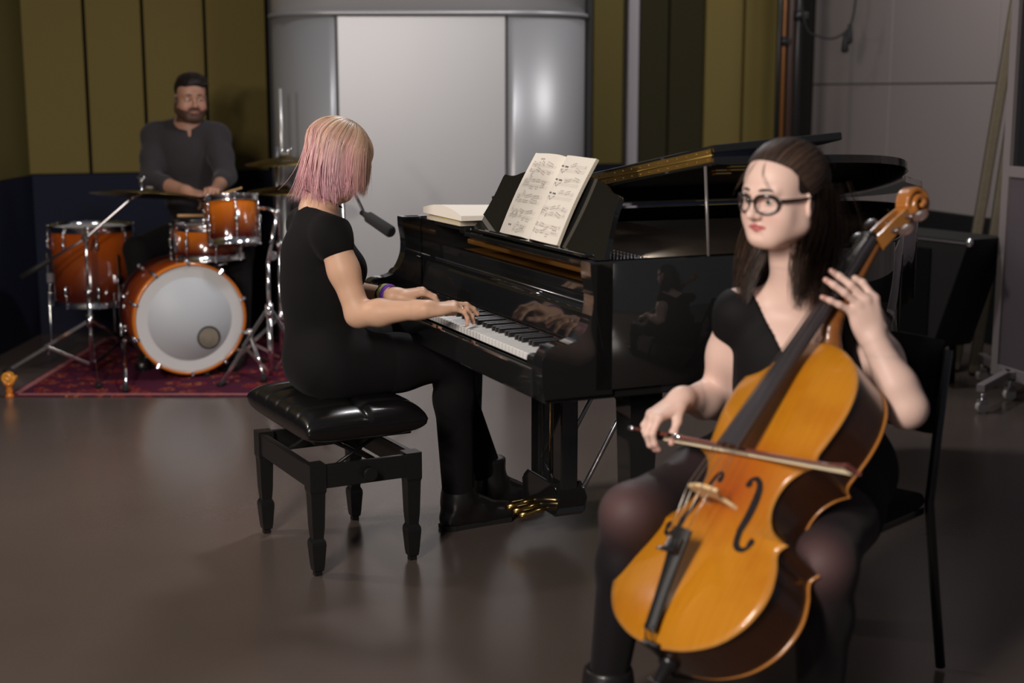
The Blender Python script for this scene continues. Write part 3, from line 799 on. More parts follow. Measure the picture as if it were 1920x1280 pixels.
# ---- hands: W wrist, d towards knuckles, n palm normal (side the palm faces), s thumb side
def hand(S, W, d, n, bends, splay=(.16, .04, -.06, -.18), size=1.0, thumb=None, k=.006, wrist_r=.022, tips=None):
    W = np.asarray(W, float); d = nrmv(d); n = np.asarray(n, float); n = nrmv(n - d * (n @ d)); s_ = None
    return W, d, n
class Hand:
    def __init__(s, W, d, n, side, size=1.0):
        s.W = np.asarray(W, float); s.d = nrmv(d); n = np.asarray(n, float); s.n = nrmv(n - s.d * (n @ s.d)); s.s = nrmv(np.cross(s.d, s.n)) * side; s.z = size
        s.tips = []; s.joints = []
    def p(s, along, across, palm): return s.W + (s.d * along + s.s * across + s.n * palm) * s.z
    def build(s, S, bends, splay=(.14, .03, -.07, -.20), thumb=None, k=.005, wr=.024):
        z = s.z
        # knuckles: index, middle, ring, little
        kn = [(.088, .026, -.002), (.092, .006, -.005), (.087, -.013, -.003), (.078, -.030, .002)]
        ln = [(.043, .026, .021), (.047, .030, .022), (.043, .028, .021), (.034, .021, .019)]
        rr = [(.0095, .0083, .0076, .0066), (.0098, .0085, .0077, .0066), (.0093, .0080, .0073, .0063), (.0083, .0070, .0064, .0056)]
        S.cap(s.p(-.01, 0, 0), s.p(.018, 0, 0), wr * z * .95, wr * z * .92, .02)
        for i in range(4):
            b0 = s.p(.012, (.014, .005, -.005, -.014)[i], .002); K = s.p(*kn[i])
            S.cap(b0, K, .0150 * z, rr[i][0] * 1.22 * z, .012)
        S.ell(s.p(.050, -.002, .004), np.array([.034, .036, .0125]) * z, np.stack([s.d, s.s, s.n], 1), .012)
        S.ell(s.p(.030, .022, .009), np.array([.026, .015, .014]) * z, np.stack([s.d, s.s, s.n], 1), .012)   # thumb mound
        S.ell(s.p(.035, -.022, .008), np.array([.028, .012, .012]) * z, np.stack([s.d, s.s, s.n], 1), .012)  # little finger mound
        for i in range(4):
            P = s.p(*kn[i]); a = 0.0; base = nrmv(s.d * math.cos(splay[i]) + s.s * math.sin(splay[i]))
            js = [P]
            for j in range(3):
                a += bends[i][j]; dr = base * math.cos(a) + s.n * math.sin(a)
                Q = P + dr * ln[i][j] * z
                S.cap(P, Q, rr[i][j] * z * (1.04 if j else 1.0), rr[i][j + 1] * z, k if j else .008)
                P = Q; js.append(P)
            s.tips.append(P); s.joints.append((js, rr[i], dr, base * -math.sin(a) + s.n * math.cos(a)))
        # thumb: leaves the side of the palm
        t = thumb or ((.75, .55, .35), (.85, .30, .40), (.95, .05, .35))
        P = s.p(.022, .024, .006); js = [P]
        for (a_, b_, c_), l, r0, r1 in zip(t, (.040, .032, .026), (.0145, .0108, .0098), (.0110, .0098, .0078)):
            dr = nrmv(s.d * a_ + s.s * b_ + s.n * c_); Q = P + dr * l * z
            S.cap(P, Q, r0 * z, r1 * z, .008); P = Q; js.append(P)
        s.tips.append(P); s.joints.append((js, (.0108, .0100, .0095, .0075), dr, nrmv(np.cross(dr, np.cross(s.s, dr)) * 0 + s.n)))
        return s
    def nails(s, parent, og, m):
        for i, (js, rr, dr, pal) in enumerate(s.joints):
            if i == 4:
                up = nrmv(s.s * .5 - s.n * .8); up = nrmv(up - dr * (up @ dr))
            else: up = -pal
            x = nrmv(np.cross(dr, up)); c = js[-1] + up * rr[3] * s.z * .80 - dr * .002 - np.asarray(og)
            q = MB(); R = Matrix((Vector(dr), Vector(x), Vector(up))).transposed()
            q.ball((0, 0, 0), 1, 12, (.0070 * s.z, .0052 * s.z, .0022))
            bmesh.ops.transform(q.bm, matrix=Matrix.Translation(Vector(c)) @ R.to_4x4(), verts=q.bm.verts); q.build('fingernail', m, parent)

# ---- hair strands: paths -> flat tapering ribbons in one mesh
def ribbons(name, paths, widths, normals, m, parent, cols, og):
    vs = []; fs = []; cs = []; o = 0
    for P, wd_, N_, c in zip(paths, widths, normals, cols):
        P = np.asarray(P); n = len(P); T = np.gradient(P, axis=0); T /= np.linalg.norm(T, axis=1)[:, None] + 1e-9
        side = np.cross(T, N_); side /= np.linalg.norm(side, axis=1)[:, None] + 1e-9
        t = np.linspace(0, 1, n); w_ = wd_ * np.minimum(1, (1 - t) * 3 + .12)
        a = P - side * w_[:, None] / 2; b_ = P + side * w_[:, None] / 2; mid = P + N_ * w_[:, None] * .22
        vs.append(np.stack([a, mid, b_], 1).reshape(-1, 3)); i = np.arange(n - 1) * 3 + o
        fs.append(np.stack([i, i + 1, i + 4, i + 3], 1)); fs.append(np.stack([i + 1, i + 2, i + 5, i + 4], 1)); o += 3 * n
        cs.append(np.repeat(c if np.ndim(c) == 2 else np.tile(c, (n, 1)), 3, axis=0))
    return np_mesh(name, np.concatenate(vs), np.concatenate(fs), m, parent, np.concatenate(cs), True, og)

def hairmat(name, rough=.42):
    m = mat(name, (.5, .5, .5), rough, spec=.35, attr='Col'); return m
def skinmat(name):
    return mat(name, (.6, .4, .3), .48, spec=.35, attr='Col', sss=.12, bump=(140, .05, .001))

# ------------------------------------------------------------------ cello: a = up its length, w = towards its treble side, n = out of the front
cB = Vector((.281, 2.690, .318))
ca = Vector((.5084, .4459, .7370)).normalized(); cw_ = Vector((.5600, -.8200, .1060)); cw_ = (cw_ - ca * cw_.dot(ca)).normalized()
cn = ca.cross(cw_)
if cn.y > 0: cn = -cn
Mc = frame((0, 0, 0), ca, cw_, cn)
CM = Matrix.Translation(cB) @ Mc
def cp(s, x, h): return CM @ Vector((s, x, h))
cello = empty('cello', (0, 0, 0), 0, 'amber varnished cello leaning against the seated woman, foreground', 'cello')
cello['label'] = 'amber varnished cello held between the knees of the seated woman'
seg1 = [(0, 0), (.001, .030), (.012, .090), (.040, .152), (.080, .193), (.125, .214), (.170, .218), (.215, .205), (.248, .187), (.262, .188), (.274, .199)]
seg2 = [(.274, .199), (.281, .178), (.300, .142), (.335, .117), (.375, .110), (.412, .119), (.440, .143), (.456, .174)]
seg3 = [(.456, .174), (.468, .161), (.482, .157), (.510, .163), (.560, .172), (.610, .172), (.660, .158), (.705, .125), (.738, .075), (.753, .030), (.755, 0)]
half = []
for sg in (seg1, seg2, seg3):
    c = catmull([(a, b_, 0) for a, b_ in sg], 5); half += [(p.x, p.y) for p in c][:-1]
half.append((.755, 0))
HS = np.array([p[0] for p in half]); HX = np.array([p[1] for p in half])
def halfw(s): return float(np.interp(s, np.maximum.accumulate(HS), HX))
def plate_h(s, x, A=.024):
    X = max(halfw(s), 1e-4); e = min(1, max(0, s / .12), max(0, (.755 - s) / .12))
    e = math.sin(math.pi / 2 * min(1, max(0, e))) ** .6
    t = min(1, abs(x) / X)
    return A * (1 - t ** 2.2) ** 1.0 * e * (1 if .2 < s < .6 else 1) * (min(1, X / .15) ** .3)
def varnish(name, amber, red):
    m = mat(name, amber, .30, coat=.40, spec=.35, attr='Col'); nt = m.node_tree; b = nt.nodes['Principled BSDF']
    tc = nt.nodes.new('ShaderNodeTexCoord'); mp = nt.nodes.new('ShaderNodeMapping'); mp.vector_type = 'TEXTURE'
    mp.inputs['Rotation'].default_value = Mc.to_euler(); nt.links.new(tc.outputs['Object'], mp.inputs[0])
    m2 = nt.nodes.new('ShaderNodeMapping'); m2.inputs['Scale'].default_value = (4, 160, 4); nt.links.new(mp.outputs[0], m2.inputs[0])
    nz = nt.nodes.new('ShaderNodeTexNoise'); nz.inputs['Scale'].default_value = 1; nz.inputs['Detail'].default_value = 4; nt.links.new(m2.outputs[0], nz.inputs[0])
    n3 = nt.nodes.new('ShaderNodeTexNoise'); n3.inputs['Scale'].default_value = 7; n3.inputs['Detail'].default_value = 5; nt.links.new(tc.outputs['Object'], n3.inputs[0])
    at_ = [n for n in nt.nodes if n.type == 'ATTRIBUTE'][0]
    mx = nt.nodes.new('ShaderNodeMix'); mx.data_type = 'RGBA'; mx.blend_type = 'MULTIPLY'; mx.inputs[7].default_value = (.72, .60, .5, 1)
    mr = nt.nodes.new('ShaderNodeMapRange'); mr.inputs['From Min'].default_value = .45; mr.inputs['From Max'].default_value = .75; mr.inputs['To Max'].default_value = .35
    nt.links.new(nz.outputs[0], mr.inputs[0]); nt.links.new(mr.outputs[0], mx.inputs[0]); nt.links.new(at_.outputs['Color'], mx.inputs[6])
    my = nt.nodes.new('ShaderNodeMix'); my.data_type = 'RGBA'; my.blend_type = 'MULTIPLY'; my.inputs[7].default_value = (.80, .62, .5, 1)
    mr2 = nt.nodes.new('ShaderNodeMapRange'); mr2.inputs['From Min'].default_value = .5; mr2.inputs['From Max'].default_value = .7; mr2.inputs['To Max'].default_value = .6
    nt.links.new(n3.outputs[0], mr2.inputs[0]); nt.links.new(mr2.outputs[0], my.inputs[0]); nt.links.new(mx.outputs[2], my.inputs[6]); nt.links.new(my.outputs[2], b.inputs['Base Color'])
    return m
VARN = varnish('amber_varnish', (.5, .2, .02), (.3, .06, .01))
def plate(sign, name):
    outl = [(s, x) for s, x in half] + [(s, -x) for s, x in half[::-1][1:-1]]
    n = len(outl); T_ = 14; vs = []; cs = []
    for j in range(T_ + 1):
        t = j / T_
        for s, x in outl:
            sp = min(max(s, .11), .655); ss = sp + (s - sp) * t; xx = x * t
            sc_ = 1.018 if t == 1 else 1.0
            h = plate_h(ss, xx / 1.0) if t < 1 else 0
            if t > .93 and t < 1: h = min(h, .001)
            vs.append(cp(ss, xx * sc_, (h + .0) if sign > 0 else -.118 - h * .9))
            g = math.exp(-((ss - .36) / .085) ** 2 - (xx / .110) ** 2); g2 = math.exp(-((ss - .44) / .05) ** 2 - ((xx + .02) / .12) ** 2)
            am = np.array([.53, .205, .010]); rd = np.array([.36, .060, .008]); ed = np.array([.60, .27, .05])
            c = am * (1 - .85 * g) + rd * .85 * g; c = c * (1 - .5 * g2) + rd * .5 * g2
            if t > .96: c = ed
            if sign < 0: c = np.array([.22, .075, .015])
            cs.append(c)
    fs = []
    for j in range(T_):
        for i in range(n):
            i2 = (i + 1) % n; q = [j * n + i, (j + 1) * n + i, (j + 1) * n + i2, j * n + i2]
            fs.append(q)
    # lip thickness
    base = len(vs); off = -.0045 * sign
    for s, x in outl: vs.append(cp(s, x * 1.018, off if sign > 0 else -.118 + .0045)); cs.append(np.array([.45, .18, .03]))
    for i in range(n): i2 = (i + 1) % n; fs.append([T_ * n + i, base + i, base + i2, T_ * n + i2])
    for s, x in outl: vs.append(cp(s, x * .96, off if sign > 0 else -.118 + .0045)); cs.append(np.array([.3, .1, .02]))
    for i in range(n): i2 = (i + 1) % n; fs.append([base + i, base + n + i, base + n + i2, base + i2])
    return np_mesh(name, vs, fs, VARN, cello, np.array(cs))
plate(1, 'front_plate'); plate(-1, 'back_plate')
b = MB(); outl = [(s, x * .985) for s, x in half] + [(s, -x * .985) for s, x in half[::-1][1:-1]]
for i in range(len(outl)):
    (s0, x0), (s1, x1) = outl[i], outl[(i + 1) % len(outl)]
    q = [b.bm.verts.new(cp(s0, x0, -.003)), b.bm.verts.new(cp(s1, x1, -.003)), b.bm.verts.new(cp(s1, x1, -.116)), b.bm.verts.new(cp(s0, x0, -.116))]
    f = b.bm.faces.new(q); f.smooth = True
bmesh.ops.remove_doubles(b.bm, verts=b.bm.verts, dist=.0004)
b.build('ribs', mat('rib_varnish', (.055, .018, .006), .25, coat=.4, noise=(30, (.035, .011, .004), 3, (1, 1, 1))), cello)
b = MB(); b.tube([cp(s * .985 + .005, x * .965, plate_h(s, x * .965) * .0 + .0012) for s, x in half], .0006, 4); b.tube([cp(s * .985 + .005, -x * .965, .0012) for s, x in half], .0006, 4)
b.build('purfling', M['ink_dark'], cello)
# f-holes
for sx in (-1, 1):
    b = MB(); pth = [(.256, .124), (.246, .124), (.237, .114), (.240, .099), (.258, .089), (.312, .082), (.358, .075), (.384, .068), (.396, .055), (.390, .042), (.380, .041)]
    pc = catmull([(a, c_, 0) for a, c_ in pth], 6); n = len(pc)
    for i, p in enumerate(pc[:-1]):
        q_ = pc[i + 1]; quad = []
        for pp, k in ((p, i), (q_, i + 1)):
            t = k / (n - 1); wd_ = .0030 + .0052 * math.sin(math.pi * t) ** 1.5
            a = pc[max(k - 1, 0)]; c_ = pc[min(k + 1, n - 1)]; tg = (c_ - a).normalized(); nn = Vector((-tg.y, tg.x, 0))
            for e in (-1, 1):
                r_ = pp + nn * wd_ * e; quad.append(cp(r_.x, r_.y * sx, plate_h(r_.x, r_.y) + .0007))
        f = b.bm.faces.new([b.bm.verts.new(quad[k]) for k in (0, 2, 3, 1)])
    for (s, x, r) in ((.257, .122, .0098), (.381, .043, .0080)):
        vv = [b.bm.verts.new(cp(s + r * math.cos(t * math.pi / 8), (x + r * math.sin(t * math.pi / 8)) * sx, plate_h(s, x) + .0010)) for t in range(16)]
        b.bm.faces.new(vv)
    o = b.build('f_hole', M['ink_dark'], cello)
    md = o.modifiers.new('s', 'SOLIDIFY'); md.thickness = .0012; md.offset = 1
# bridge
BR = .322
b = MB(); h0 = plate_h(BR, 0)
top = [(x / 100, .078 - (x / 100) ** 2 * 5.5) for x in (4.4, 3.3, 2.2, 1.1, 0, -1.1, -2.2, -3.3, -4.4)]
poly = [(-.046, .0), (-.034, .0), (-.031, .020), (-.018, .036), (0, .043), (.018, .036), (.031, .020), (.034, .0), (.046, .0), (.043, .012), (.032, .030), (.030, .042), (.043, .062)] + top + [(-.043, .062), (-.030, .042), (-.032, .030), (-.043, .012)]
b.prism(poly, -.004, .004, CM @ frame((BR, 0, h0 - .003), Vector((0, 1, 0)), Vector((0, 0, 1)), Vector((1, 0, 0))), .001)
b.build('bridge', mat('bridge_maple', (.72, .50, .26), .5), cello)
def str_top(i): x = (-.036, -.013, .012, .035)[i]; return (BR, x, h0 + .0785 - x * x * 5.5)
# fingerboard, nut
b = MB(); nl = 16
def fb(u, v):
    s = .430 + (1.030 - .430) * u; wd_ = .0315 + (.0165 - .0315) * u; hc = h0 + .072 + (.026 - h0 - .072) * u
    a = (v * 2 - 1); return cp(s, wd_ * a, hc - (.010 * (1 - .5 * u)) * a * a)
def fbl(u, v):
    s = .430 + (1.030 - .430) * u; wd_ = .0315 + (.0165 - .0315) * u; hc = h0 + .072 + (.026 - h0 - .072) * u - .020 + .004 * u
    a = (v * 2 - 1); return cp(s, wd_ * .97 * a, hc)
b.grid(fb, 30, nl); b.grid(fbl, 30, 4)
for v in (0, 1): b.grid(lambda u, k: fb(u, v) if k < .5 else fbl(u, v), 30, 1)
for u in (0, 1): b.grid(lambda v, k: fb(u, v) if k < .5 else fbl(u, v), nl, 1)
b.build('fingerboard', mat('fingerboard_ebony', (.040, .034, .038), .36, spec=.5), cello)
b = MB(); b.box(cp(1.034, 0, .022), (.008, .034, .018), Mc.to_3x3(), .002); b.build('nut', M['ebony'], cello)
# neck, pegbox, scroll
S = Solid()
ss = lambda s, x, h: np.array(cp(s, x, h))
S.chain([(ss(.735, 0, -.050), .026), (ss(.765, 0, -.030), .022), (ss(.80, 0, -.008), .0185), (ss(.90, 0, -.004), .0165), (ss(1.02, 0, -.003), .0150)], .02)
S.cap(ss(.745, 0, -.095), ss(.745, 0, -.04), .020, .024, .02)
nv, nf = S.poly(None, None, .0035); nv = relax(nv, nf, 2)
np_mesh('neck', nv, nf, mat('neck_varnish', (.26, .09, .02), .3, coat=.4), cello)
b = MB()
PBOX = mat('pegbox_varnish', (.50, .20, .035), .25, coat=.5)
def pb(s): return -.004 - .55 * max(0, s - 1.03) ** 1.3
for sx in (-1, 1):
    pts = [(1.030, .0135), (1.05, .0165), (1.08, .0175), (1.11, .0165), (1.14, .0150), (1.165, .013)]
    rings = []
    for s, x in [(p.x, p.y) for p in catmull([(a, c_, 0) for a, c_ in pts], 5)]:
        hh = .020 - .004 * (s - 1.03) / .14
        rings.append([b.bm.verts.new(cp(s, sx * (x + dx), pb(s) + dh)) for dx, dh in ((-.004, hh), (.0035, hh), (.0035, -.014), (-.004, -.014))])
    for r0, r1 in zip(rings, rings[1:]):
        for k in range(4): b.bm.faces.new((r0[k], r0[(k + 1) % 4], r1[(k + 1) % 4], r1[k]))
    b.bm.faces.new(rings[0]); b.bm.faces.new(rings[-1])
rings = []
for i in range(11):
    s = 1.028 + .140 * i / 10; x = .012
    rings.append([b.bm.verts.new(cp(s, dx * x, pb(s) - .010 + dh)) for dx, dh in ((-1.1, 0), (1.1, 0), (1.1, -.008), (-1.1, -.008))])
for r0, r1 in zip(rings, rings[1:]):
    for k in range(4): b.bm.faces.new((r0[k], r0[(k + 1) % 4], r1[(k + 1) % 4], r1[k]))
b.build('pegbox', PBOX, cello)
S = Solid()
cs0 = (1.180, pb(1.180) + .006)
for i in range(46):
    t = i / 45; th = math.radians(200) - t * math.radians(690); r = .033 * (1 - t) ** .8 + .004
    p = ss(cs0[0] + r * math.cos(th), 0, cs0[1] + r * math.sin(th)); wx = .011 + .014 * t
    S.cap(p - np.array(cw_) * wx, p + np.array(cw_) * wx, .0078 - .002 * t, .0078 - .002 * t, .002)
S.cap(ss(1.155, -.012, pb(1.155)), ss(1.155, .012, pb(1.155)), .013, .013, .008)
nv, nf = S.poly(None, None, .002); np_mesh('scroll', relax(nv, nf, 1), nf, mat('scroll_varnish', (.42, .15, .03), .2, coat=.7), cello)
pegw = mat('peg_wood', (.10, .06, .05), .25, coat=.5)
for i, (s, sx) in enumerate(((1.048, -1), (1.072, 1), (1.100, -1), (1.126, 1))):
    b = MB(); hh = pb(s) + .004
    b.tube([cp(s, -sx * .018, hh), cp(s, sx * .020, hh), cp(s, sx * .045, hh)], [.0035, .0048, .0062], 10)
    z_ = (cp(s, 1, hh) - cp(s, 0, hh)) * sx; fr = frame(cp(s, sx * .062, hh), ca, z_.cross(ca), z_)
    b2 = bmesh.ops.create_uvsphere(b.bm, u_segments=14, v_segments=8, radius=1)
    bmesh.ops.transform(b.bm, matrix=fr @ Matrix.Diagonal((.017, .006, .020, 1)), verts=b2['verts'])
    b.build('peg', pegw, cello)
# tailpiece
b = MB()
def tp(u, v, lo=0):
    s = .022 + .205 * u; wd_ = .0165 + .0100 * u + .004 * math.sin(math.pi * u) * -1; hc = .030 + .052 * u
    a = v * 2 - 1; return cp(s, wd_ * a, hc + (.009 * (1 - a * a) if not lo else -.006))
b.grid(tp, 14, 10); b.grid(lambda u, v: tp(u, v, 1), 14, 10)
for v in (0, 1): b.grid(lambda u, k: tp(u, v) if k < .5 else tp(u, v, 1), 14, 1)
for u in (0, 1): b.grid(lambda v, k: tp(u, v) if k < .5 else tp(u, v, 1), 10, 1)
tpo = b.build('tailpiece', mat('tailpiece_black', (.008, .008, .008), .5, spec=.3), cello)
for i in range(4):
    x = (-.018, -.006, .006, .018)[i]
    b = MB(); b.box(cp(.188, x, .080), (.034, .006, .009), Mc.to_3x3(), .002); b.cyl(cp(.180, x, .082), cp(.168, x, .098), .0035, n=10); b.build('fine_tuner', M['chrome_rough'] if i == 0 else M['blackmetal'], tpo)
b = MB()
for sx in (-1, 1): b.tube([cp(.03, sx * .012, .036), cp(.004, sx * .010, .016), cp(-.004, sx * .006, -.02), cp(-.012, 0, -.05)], .0022, 8)
b.box(cp(.002, 0, .004), (.010, .05, .014), Mc.to_3x3(), .002); b.build('tail_gut', M['ebony'], cello)
b = MB(); b.tube([cp(.004, 0, -.058), cp(-.012, 0, -.058), cp(-.018, 0, -.058), cp(-.050, 0, -.058), cp(-.054, 0, -.058)], [.024, .022, .014, .012, .008], 16); pin = b.build('endpin_holder', M['ebony'], cello)
e0 = cp(-.045, 0, -.058); kk = (e0.z - .004) / ca.z; e1 = e0 - ca * kk
b = MB(); b.tube([e0, e0 + (e1 - e0) * .95, e1], [.0045, .0045, .0008], 10); b.build('endpin', M['chrome'], cello)
b = MB(); b.cyl(cp(-.040, 0, -.058), cp(-.060, 0, -.058), .008, n=14); b.cyl(cp(-.050, 0, -.058), cp(-.050, -.030, -.050), .003, n=8); b.build('endpin_screw', M['chrome'], cello)
for i in range(4):
    s_, x_, h_ = str_top(i); nx = (-.0105, -.0035, .0035, .0105)[i]
    b = MB(); b.tube([cp(.190, (-.018, -.006, .006, .018)[i], .086), cp(s_, x_, h_ + .0008), cp(1.032, nx, .0335), cp(1.048 + .025 * i, nx * .5, pb(1.07) + .010)], (.0011, .0009, .0008, .0007)[i], 6)
    b.build('string', M['strings'], cello)

# bow across the strings near the end of the fingerboard
bd = (at(1602, 886, 2.60) - at(1222, 817, 3.14)).normalized()
bo = at(1222, 817, 3.14); blen = .66
bup = (cn - bd * bd.dot(cn)).normalized()
bow = empty('cello_bow', (0, 0, 0), 0, 'wooden cello bow with pale horsehair drawn across the strings', 'bow')
def bp(x, h): return bo + bd * x + bup * h
BL = (at(1602, 886, 2.60) - bo).length
stick = mat('bow_wood', (.16, .045, .035), .28, coat=.4)
b = MB(); b.tube([bp(-.045, .020), bp(.0, .020), bp(.10, .0195), bp(.25, .0155), bp(.42, .0120), bp(BL - .06, .0135), bp(BL - .022, .020), bp(BL - .004, .024)], [.0048, .0048, .0046, .0042, .0036, .0030, .0030, .0034], 12); b.build('stick', stick, bow)
b = MB(); b.prism([(BL - .016, .022), (BL + .002, .027), (BL + .008, .002), (BL + .014, -.003), (BL - .010, -.003)], -.0035, .0035, frame(bo, bd, bup, bd.cross(bup)), .001); b.build('tip_head', stick, bow)
b = MB(); b.box(bp(BL / 2 + .012, -.001), (BL - .035, .0014, .0105), Matrix((bd, bup, bd.cross(bup))).transposed()); b.build('horsehair', mat('horsehair', (.72, .60, .40), .5), bow)
b = MB(); b.box(bp(.018, .006), (.048, .022, .011), Matrix((bd, bup, bd.cross(bup))).transposed(), .003); b.build('frog', M['ebony'], bow)
b = MB(); b.tube([bp(-.066, .020), bp(-.046, .020)], [.0050, .0055], 12); b.build('end_button', M['chrome_rough'], bow)
b = MB(); b.tube([bp(.085, .0197), bp(.125, .019)], [.0056, .0054], 12); b.build('silver_winding', M['chrome'], bow)

# ------------------------------------------------------------------ people
def torso(S, Pv, C, Nk, lsh, rsh, f, bust=.0, hip=(.165, .115, .115), waist=(.120, .092, .13), rib=(.138, .105, .150), sh=.050, neck=None, nr=.050):
    Pv, C, Nk, lsh, rsh = [np.asarray(a, float) for a in (Pv, C, Nk, lsh, rsh)]
    up1 = nrmv(C - Pv); l = nrmv(lsh - rsh); fw = nrmv(np.asarray(f, float)); 
    fw1 = nrmv(fw - up1 * (fw @ up1)); l1 = np.cross(up1, fw1) * 1.0
    R1 = np.stack([np.cross(fw1, up1), fw1, up1], 1)
    up2 = nrmv(Nk - C); fw2 = nrmv(np.cross(up2, l)); 
    if fw2 @ fw < 0: fw2 = -fw2
    R2 = np.stack([np.cross(fw2, up2), fw2, up2], 1)
    S.ell(Pv, hip, R1, .05); S.ell((Pv + C) / 2 + up1 * .0, waist, R1, .08); S.ell(C, rib, R2, .08)
    S.ell(C + up2 * .075, (rib[0] * .92, rib[1] * .85, .09), R2, .05)
    S.cap(rsh, lsh, sh, sh, .05)
    for q in (rsh, lsh): S.cap(Nk - up2 * .005, q + up2 * .004, .042 + (sh - .046) * .9, sh * .85, .04)
    if bust:
        for e in (-1, 1): S.ell(C + fw2 * (rib[1] * .72) + R2[:, 0] * e * .068 + up2 * .01, (.058, .052 * bust, .060), R2, .035)
    if neck is not None: S.cap(Nk - up2 * .03, neck, nr * 1.12, nr, .035)
    return R1, R2
def limb(S, pts, k=.03): S.chain([(np.asarray(p, float), r) for p, r in pts], k)

SKIN_P = (.66, .40, .265); SKIN_C = (.78, .54, .45); SKIN_D = (.38, .20, .135)
SKIN = skinmat('skin'); NAIL = mat('fingernail', (.66, .36, .30), .25)
CLOTH = mat('black_cloth', (.0060, .0055, .0058), .85, spec=.15, sheen=.02, bump=(500, .1, .0006))
BOOT = mat('black_boot_leather', (.010, .009, .009), .35, coat=.2)

# ---------------- pianist
pj = lambda u, v, z: np.array([KO.x + .917 * u - .398 * v, KO.y + .398 * u + .917 * v, z])
fU = np.array([.917, .398, 0.]); fV = np.array([-.398, .917, 0.])
pg = Vector((-.57, 4.32, 0))
Pv = np.array([-.575, 4.325, .585]); Cc = np.array([-.592, 4.318, .865]); Nk = np.array([-.590, 4.322, 1.055])
rs, ls = np.array([-.530, 4.175, .992]), np.array([-.648, 4.465, .992])
hd = Head((-.532, 4.345, 1.195), fU * .86 + fV * .05 + V3(0, 0, -.50), (0, 0, 1), .98)
S = Solid(); torso(S, Pv, Cc, Nk, ls, rs, fU, 1.0, hip=(.160, .120, .105), waist=(.118, .098, .13), rib=(.130, .104, .140), sh=.043, neck=hd.w(0, -.025, -.055), nr=.046)
re, rw = np.array([-.452, 4.135, .762]), pj(-.118, .495, .792)
le, lw = np.array([-.560, 4.520, .775]), pj(-.112, .800, .790)
limb(S, [(rs, .047), (rs * .55 + re * .45, .043), (re, .037)]); limb(S, [(re, .038), (re * .68 + rw * .32, .0385), (rw * .85 + re * .15, .0255), (rw, .0235)], .02)
limb(S, [(ls, .047), (ls * .55 + le * .45, .043), (le, .037)]); limb(S, [(le, .038), (le * .68 + lw * .32, .0375), (lw * .85 + le * .15, .0255), (lw, .0235)], .02)
rh, lh = np.array([-.540, 4.235, .585]), np.array([-.605, 4.420, .585])
rk, lk = np.array([-.175, 4.425, .575]), np.array([-.225, 4.625, .575])
ra_, la_ = np.array([-.175, 4.490, .105]), np.array([-.075, 4.690, .105])
for h_, k_, a_ in ((rh, rk, ra_), (lh, lk, la_)):
    limb(S, [(h_, .092), (h_ * .5 + k_ * .5, .078), (k_, .060)], .05); limb(S, [(k_, .060), (k_ * .72 + a_ * .28 - fU * .012, .056), (a_, .040)], .03)
    limb(S, [(a_, .038), (a_ + fU * .10 + V3(0, 0, -.055), .030)], .02)
hd.build(S)
HR = Hand(rw, fU * .96 + fV * .10 + V3(0, 0, .03), V3(0, 0, -1), 1, .94)
HR.build(S, [(.20, .60, .40), (.15, .42, .30), (.35, .60, .45), (.42, .75, .50)], splay=(.16, .04, -.08, -.30), thumb=((.85, .45, .28), (.95, .10, .25), (.97, -.05, .22)))
HL = Hand(lw, fU * .96 - fV * .06 + V3(0, 0, .10), V3(0, 0, -1), -1, .94)
HL.build(S, [(.55, .60, .40), (.60, .55, .35), (.60, .60, .40), (.55, .60, .40)], splay=(.16, .04, -.08, -.24), thumb=((.80, .35, .50), (.90, -.05, .45), (.95, -.10, .35)))
fb_ = []
hl = lambda c, r, h: (np.array(c) - r, np.array(c) + r, h)
rhc = HR.p(.085, 0, .02); lhc = HL.p(.085, 0, .02)
V, Fc = multi_poly(S, None, .006, [hl(hd.c + V3(.01, 0, -.01), (.125, .125, .150), .0025), hl(rhc, (.12, .11, .075), .0020), hl(lhc, (.12, .11, .075), .0022)])
C = np.tile(np.array(SKIN_P, np.float32), (len(V), 1)); hd.colors(V, SKIN_P, (.55, .16, .15), col=C)
for H_ in (HR, HL):
    for js, *_ in H_.joints:
        d_ = np.linalg.norm(V - js[-1], axis=1)[:, None]; g = np.exp(-(d_ / .016) ** 2) * .35; C[:] = C * (1 - g) + np.array([.66, .27, .20]) * g
pianist = empty('pianist', pg, 0, 'woman with pink bob and black dress, seated and playing the piano', 'person'); pianist.name = 'person'
np_mesh('body', V, Fc, SKIN, pianist, C, True, pg)
hd.eyes(pianist, IRIS_B, mat('brow_brown', (.10, .06, .04), .7), (0, -.3), og=pg)
for H_ in (HR, HL): H_.nails(pianist, pg, NAIL)
# dress
def grown(fn): 
    D = Solid(); fn(D); return D
D = Solid(); torso(D, Pv, Cc, Nk, ls, rs, fU, 1.0, hip=(.170, .132, .115), waist=(.130, .110, .14), rib=(.138, .113, .146), sh=.051)
for s_, e_ in ((rs, re), (ls, le)): limb(D, [(s_ * .95 + Nk * .05, .053), (s_ * .86 + e_ * .14, .052)], .03)
for h_, k_ in ((rh, rk), (lh, lk)): limb(D, [(h_, .103), (h_ * .45 + k_ * .55, .090)], .05)
nkp, nkn = Nk + V3(.010, 0, -.005), nrmv(V3(.42 * .917, .42 * .398, 1.0))
D.clip(lambda X, Y, Z: ((X - nkp[0]) * nkn[0] + (Y - nkp[1]) * nkn[1] + (Z - nkp[2]) * nkn[2]))
def sleeve_clip(s_, e_, fr_):
    d = nrmv(e_ - s_); p = s_ + (e_ - s_) * fr_
    return lambda X, Y, Z: np.where(((X - s_[0]) ** 2 + (Y - s_[1]) ** 2 + (Z - s_[2]) ** 2) < .17 ** 2, -1, -1) * 1.0
v, f = D.poly(None, None, .006); v = relax(v, f, 2)
np_mesh('dress', v, f, CLOTH, pianist, None, True, pg)
